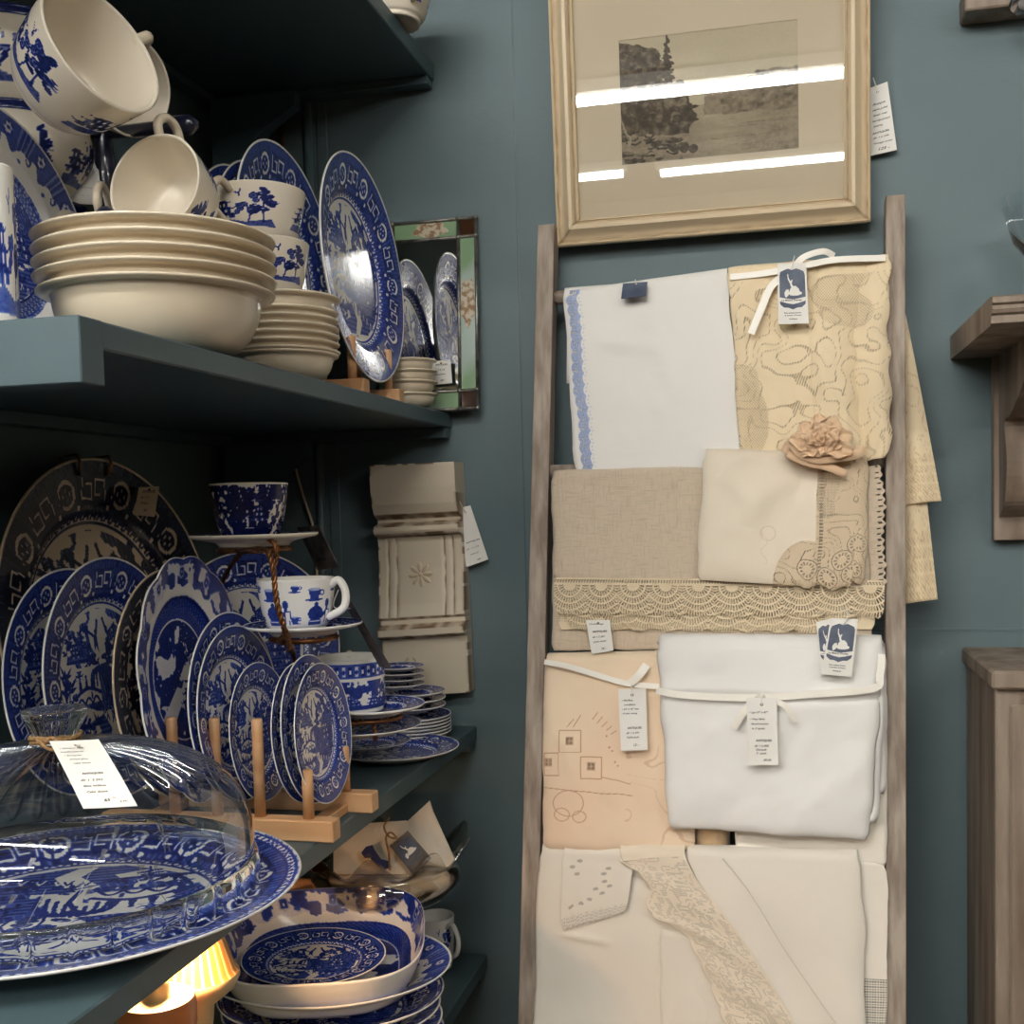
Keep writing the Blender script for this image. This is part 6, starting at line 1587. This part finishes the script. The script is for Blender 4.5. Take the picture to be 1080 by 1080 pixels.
# mount with a window: four strips
for (a, b, c, d_) in ((iLx-.004, prL, fw-.004, Ht-fw+.004), (prR, iRx+.004, fw-.004, Ht-fw+.004), (prL, prR, fw-.004, prB), (prL, prR, prT, Ht-fw+.004)):
    flatq(a, b, c, d_, -.0012, M_MAT, 'mount')
def print_paint():
    c = Canvas(640, 460, 0, 1, 0, 1, 0); X, Y = c.X, c.Y; rnd = random.Random(9)
    sky = .84+.08*fbm(X*5, Y*4, 3)-.10*(Y-.6); c.A[:] = sky
    c.A[:] += .05*np.exp(-((Y-.62)/.08)**2)
    w_ = Y < .42; wat = .56+.16*fbm(X*8, Y*40, 5)-.10*(1-Y/.42)+.08*np.exp(-((X-.55)/.15)**2); c.A[w_] = wat[w_]
    hill = .42+.12*sst(.45, .6, X)*(1-sst(.9, 1.3, X))+.05*fbm(X*9, X*0, 7)
    m = (Y < .50+.05*fbm(X*12, Y*0+1, 8)) & (Y > .34) & (X > .48) & (X < .66); c.A[m] = (.5+.1*fbm(X*20, Y*20, 2))[m]
    m = (Y < .42+.20*sst(.58, .78, X)+.05*fbm(X*16, Y*0+2, 9)) & (Y > .33-.02*X+.03*fbm(X*10, X*0, 3)) & (X > .58); c.A[m] = (.28+.40*fbm(X*18+Y*12, Y*26-X*14, 11))[m]
    # cliff at left
    edge = .22+.10*fbm(Y*9, Y*0, 4)-.10*sst(.75, .95, Y)+.14*(1-sst(.38, .6, Y))
    m = (X < edge) & (Y > .22) & (Y < .97-.35*X); c.A[m] = (.12+.34*fbm(X*14+5, Y*16, 14, 4))[m]
    for k in range(60):
        x, y = rnd.uniform(0, .2), rnd.uniform(.55, .93-.3*.2); r = rnd.uniform(.02, .045); c.ell(x, y, r, r*.8, rnd.uniform(.12, .34))
    for k in range(24):
        x, y = rnd.uniform(.16, .23), rnd.uniform(.6, .85); r = rnd.uniform(.01, .022); c.ell(x, y, r, r*.8, rnd.uniform(.16, .32))
    for k in range(26):   # conifer
        y = .98-k*.015; w = .006+.0021*k*(.6+.4*math.sin(k*1.9)); c.ell(.28+.003*math.sin(k), y, w, .012, .14)
    c.line(.28, .5, .28, 1.0, .008, .12)
    for k in range(30): x, y = rnd.uniform(.2, .37), rnd.uniform(.32, .6); c.ell(x, y, rnd.uniform(.02, .04), rnd.uniform(.03, .06), rnd.uniform(.16, .42))
    for k in range(16): x = rnd.uniform(.33, .42); c.ell(x, rnd.uniform(.3, .42), .03, .012, .2)
    for k in range(46):
        x = rnd.uniform(0, .36); y = .02+rnd.random()*.26*(1-x); r = rnd.uniform(.014, .04); v = rnd.uniform(.22, .68); c.ell(x, y-.01, r, r*.55, .14); c.ell(x, y, r*.9, r*.45, v)
    for (x, y) in ((.36, .1), (.41, .09), (.30, .12)): c.ell(x, y, .03, .035, .16)
    c.ell(.8, .615, .035, .018, .2); c.ell(.775, .6, .015, .012, .22)
    for k in range(14): c.line(.5+rnd.random()*.4, .05+k*.02, .6+rnd.random()*.4, .05+k*.02, .003, .48)
    c.path([(0, .42), (.03, .3), (.06, .22), (.05, .15)], .012, .66)
    c.A += (np.random.RandomState(1).rand(*c.A.shape)-.5)*.04
    return c
PPc = print_paint(); nU, nV = 400, 290
def print_tone(u, v):
    du = .035*(fbm(u*9, v*9, 31, 4)-.5)+.02*(fbm(u*34, v*34, 33, 3)-.5); dv = .045*(fbm(u*9+7, v*9, 35, 4)-.5)+.028*(fbm(u*34+5, v*34, 37, 3)-.5)
    k = 1-.75*sst(.5, .2, v)*(u > .4)
    t = PPc.sample(np.clip(u+du*k, 0, 1), np.clip(v+dv*k, 0, 1)); dark = 1-sst(.35, .7, t)
    return np.clip(t+dark*(fbm(u*40, v*30, 41, 4)-.42)*.55+(fbm(u*90, v*90, 43, 2)-.5)*.06, 0, 1)
uu, vv = np.meshgrid(np.linspace(0, 1, nU+1), np.linspace(0, 1, nV+1)); 
V = [tuple(P2(prL-.002+(prR-prL+.004)*a, prB-.002+(prT-prB+.004)*b, -.0024)) for a, b in zip(uu.ravel(), vv.ravel())]
F = [(j*(nU+1)+i, j*(nU+1)+i+1, (j+1)*(nU+1)+i+1, (j+1)*(nU+1)+i) for j in range(nV) for i in range(nU)]
def sepia():
    m, nt, out = new_mat('sepia_print'); b = principled(nt, Roughness=.8)
    nt.links.new(ramp(nt, attr(nt, 'tone'), [(0, srgb(34, 28, 24)), (.3, srgb(84, 72, 60)), (.55, srgb(142, 126, 106)), (.8, srgb(192, 176, 150)), (1, srgb(214, 200, 174))]), b.inputs['Base Color']); nt.links.new(b.outputs[0], out.inputs[0]); return m
mesh('landscape_print', V, F, sepia(), pic, attrs={'tone': print_tone(uu.ravel(), vv.ravel())})
M_PANE = glass_mat('picture_glass', (.97, .98, .97), .012, 1.5, 1.0, .02)
flatq(iLx-.003, iRx+.003, fw-.003, Ht-fw+.003, .0018, M_PANE, 'glass_pane', .0015)
make_tag('price_tag', [on_y(914, 94, YB-.012), on_y(936, 86, YB-.012), on_y(946, 158, YB-.014), on_y(915, 165, YB-.014)], 'white handwritten price tag hanging behind the picture frame edge', [('Antique', .24, .28, .17, 'hand'), ('sepia print', .22, .36, .15, 'hand'), ('linen mat', .25, .44, .15, 'hand'), ('handpainted', .2, .52, .14, 'hand'), ('frame', .24, .6, .15, 'hand'), ('ANTIQUES', .2, .7, .13, 'print'), ('dlr 1 S 104', .2, .77, .13, 'hand'), ('Vintage print', .2, .85, .13, 'hand'), ('125 -', .34, .95, .2, 'hand')], string=[tuple(on_y(921, 82, YB-.01))])

# some ceiling tubes placed where the picture glass mirrors them
def reflect_to_ceiling(x, y, zc):
    d = ray(x, y).normalized(); p = pp(x, y, .002); r = d-PN*2*d.dot(PN); t = (zc-p.z)/r.z; return p+r*t
for q in ((610, 108), (890, 80), (750, 94), (693, 185), (870, 167), (617, 187), (665, 185)): print('REFL', q, reflect_to_ceiling(q[0], q[1], ZC-.08))

# ================================================================= right side: bracket shelf, cabinet, upper shelf corner
yb_ = YB
TLs = on_y(1001, 360, YB); Fs = None
# shelf: left end front corner at pixel (1044,308)
zs = TLs.z+.02
dep_s = None
pf_ = on_plane(1044, 312, Vector((TLs.x, 0, 0)), Vector((1, 0, 0)))
xs0 = on_y(1002, 356, YB).x; pf_ = on_x(1046, 312, xs0); 
print('SHELF', xs0, pf_)
ysf = max(pf_.y, 1.25); zst = pf_.z
sh_ = empty('bracket_shelf', (xs0+.15, YB, zst), 'brown carved bracket shelf with moulded edge at the right', 'shelf')
ob = Vector((xs0+.15, YB, zst)); 
g = G()
mp = [(0, 0), (-.004, -.002), (-.004, -.008), (.0, -.010), (-.002, -.014), (.0, -.018), (.004, -.020), (.004, -.028), (.01, -.030)]
pts = [(YB-.002, 0)]+[(ysf+a, b) for a, b in mp]+[(YB-.002, -.030)]
A_ = [(xs0, y, zst+z) for y, z in pts]; B2 = [(xs0+.30, y, zst+z) for y, z in pts]; n = len(pts)
g.add([tuple(Vector(v)-ob) for v in A_+B2], [tuple(range(n)), tuple(range(2*n-1, n-1, -1))]+[(i, i+n, (i+1) % n+n, (i+1) % n) for i in range(n)])
g.obj('board', M_BROWNWOOD, sh_)
xk = on_y(1048, 400, YB-.02).x; zk0 = on_y(1053, 570, YB-.02).z
G().box(xk-ob.x, xk+.20-ob.x, -.022, -.002, zk0-zst, -.0305, .001).obj('back_plate', M_BROWNWOOD, sh_)
pc_ = [(-.0225, zk0-zst+.03), (-.06, zk0-zst+.05), (-.075, zk0-zst+.10), (-.06, zk0-zst+.15), (-.10, -.11), (-.19, -.07), (-.20, -.0305), (-.0225, -.0305)]
pc2 = [tuple(v)[:2] for v in catmull([(a, b, 0) for a, b in pc_[:7]], 6)]+[pc_[7]]
x1_ = on_y(1066, 450, 1.5).x-ob.x; n = len(pc2)
G().add([(x1_, a, b) for a, b in pc2]+[(x1_+.05, a, b) for a, b in pc2], [tuple(range(n)), tuple(range(2*n-1, n-1, -1))]+[(i, i+n, (i+1) % n+n, (i+1) % n) for i in range(n)]).obj('carved_scroll', M_BROWNWOOD, sh_)
g = G(); 
for (a, b) in ((1058, 512), (1057, 468), (1058, 392)):
    q = on_y(a, b, YB-.0225)-ob; g.ellipsoid(q, .003, .0012, .003, 10, 6)
g.obj('screw_head', M_LEAD, sh_, smooth=True)
# glass on that shelf
V, F = lathe([(1e-4, 0), (.03, 0), (.032, .004), (.008, .012), (.006, .06), (.03, .09), (.045, .14), (.044, .142)], 48)
qv = on_y(1086, 300, YB-.12); o = mesh('stemmed_glass', V, F, solid_glass('clear_stemware', (.95, .97, .98)), None, loc=(qv.x+.012, YB-.12, zst+.0006)); tag(o, 'clear stemmed glass at the right end of the bracket shelf', 'glass')
# cabinet below right
xa = on_y(1022, 690, 1.56).x; zc1 = on_x(1022, 700, xa).z
pt = on_y(1019, 682, YB); xa = pt.x; zct = pt.z; fr = on_x(1050, 714, xa); yfr = min(max(fr.y, 1.1), 1.5); print('CAB', xa, zct, fr)
cab = empty('wooden_cabinet', (xa+.2, YB-.2, 0), 'worn brown wooden cabinet at the lower right edge', 'cabinet'); oc_ = Vector((xa+.2, YB-.2, 0))
sharp(G().box(xa-oc_.x, .22, yfr-oc_.y, .198, .0, zct-.022, .002).obj('body', M_BROWNWOOD, cab))
sharp(G().box(xa-.006-oc_.x, .226, yfr-.012-oc_.y, .198, zct-.0215, zct, .003).obj('top_board', M_BROWNWOOD, cab))
G().box(xa-oc_.x+.015, xa-oc_.x+.05, yfr-oc_.y-.006, yfr-oc_.y-.0002, .04, zct-.04, .002).obj('corner_stile', M_BROWNWOOD, cab)
# upper right: ledge with shadow and a glass knob
xr0 = on_y(1018, 10, YB-.05).x; zr0 = on_y(1018, 11, YB-.05).z
led = empty('picture_ledge', (xr0+.1, YB, zr0), 'brown wooden ledge corner at the top right', 'ledge')
sharp(G().box(0-.1, .15, -.05, -.001, 0, .03, .002).obj('board', M_BROWNWOOD, led))
g = G(); g.ellipsoid((0, 0, 0), .017, .017, .012, 20, 12); q = on_y(1080, 3, YB-.075); o = g.obj('glass_knob', solid_glass('clear_knob', (.95, .95, .97)), led, smooth=True); o.location = q-led.location
g = G(); g.tube([(0, .001, 0), (0, .028, 0)], .005, 10); o = g.obj('knob_shank', M_LEAD, led); o.location = q-led.location
V, F = lathe([(1e-4, 0), (.02, 0), (.03, .012), (.034, .03), (.03, .045), (.012, .055), (.012, .07), (.015, .072)], 40)
# ================================================================= ceiling tubes
def emis(name, c, s):
    m, nt, out = new_mat(name); e = nt.nodes.new('ShaderNodeEmission'); e.inputs[0].default_value = C3(c); e.inputs[1].default_value = s
    nt.links.new(e.outputs[0], out.inputs[0]); return m
M_TUBE = emis('lit_fluorescent_tube', (1, .965, .90), 32)
M_METAL = simple('white_enamel_fixture', srgb(225, 225, 222), .4)
def tube_light(x0, x1, y, label, w=.042):
    t = empty('ceiling_light', ((x0+x1)/2, y, ZC), label, 'ceiling light', 'fluorescent ceiling lights')
    h = (x1-x0)/2
    G().box(-h, h, -w*1.6, w*1.6, -.05, -.001).obj('housing', M_METAL, t)
    G().tube([(-h+.03, 0, -.05-w*.55), (h-.03, 0, -.05-w*.55)], w*.5, 12).obj('tube', M_TUBE, t, smooth=True)
for (a, b, y, lab) in [(-3.2, .35, -.35, 'fluorescent ceiling light nearest the back wall'), (-3.4, .50, -2.0, 'fluorescent ceiling light second from the back wall'), (-.76, .9, -4.55, 'fluorescent ceiling light over the right rear of the shop'), (-2.4, -.93, -4.4, 'fluorescent ceiling light over the left rear of the shop'), (1.0, 2.5, -1.1, 'unseen fill tube added on the right to brighten the shelf plates')]:  # last tube is an added fill that brightens the plates on the shelves
    tube_light(a, b, y, lab)
# little warm puck lamp under the cake dome shelf
M_WARM = emis('lit_warm_bulb', (1, .56, .25), 150)
q = Vector((-.53, .875, S3z-.0225))
lamp = empty('puck_lamp', q, 'small warm puck lamp fixed under the cake dome shelf', 'lamp')
V, F = lathe([(.028, 0), (.030, -.002), (.030, -.012), (.022, -.013), (1e-4, -.008)], 40); mesh('housing', V, F, M_METAL, lamp)
V, F = lathe([(.021, -.0135), (.015, -.016), (1e-4, -.018)], 40); mesh('lens', V, F, M_WARM, lamp)
# ================================================================= camera, light
cam = bpy.data.cameras.new('camera'); co = bpy.data.objects.new('camera', cam); col.objects.link(co)
co.matrix_world = Matrix.Translation(CAM) @ Matrix((RT, UP, -FW)).transposed().to_4x4()
cam.sensor_width = 36; cam.sensor_fit = 'HORIZONTAL'; cam.lens = 36*FPX/1080; cam.shift_y = (PPY-540)/1080; cam.shift_x = (540-PPX)/1080
cam.clip_start = .02
bpy.context.scene.camera = co
sc = bpy.context.scene
sc.view_settings.view_transform = 'Standard'; sc.view_settings.look = 'None'; sc.view_settings.gamma = 1; sc.view_settings.use_curve_mapping = False
sc.view_settings.exposure = 1.55
w = bpy.data.worlds.new('world'); sc.world = w; w.use_nodes = True; w.node_tree.nodes['Background'].inputs[0].default_value = (.8, .85, 1, 1); w.node_tree.nodes['Background'].inputs[1].default_value = .05
sc.cycles.max_bounces = 8; sc.cycles.transparent_max_bounces = 24; sc.cycles.sample_clamp_indirect = 4
sc.cycles.caustics_reflective = False
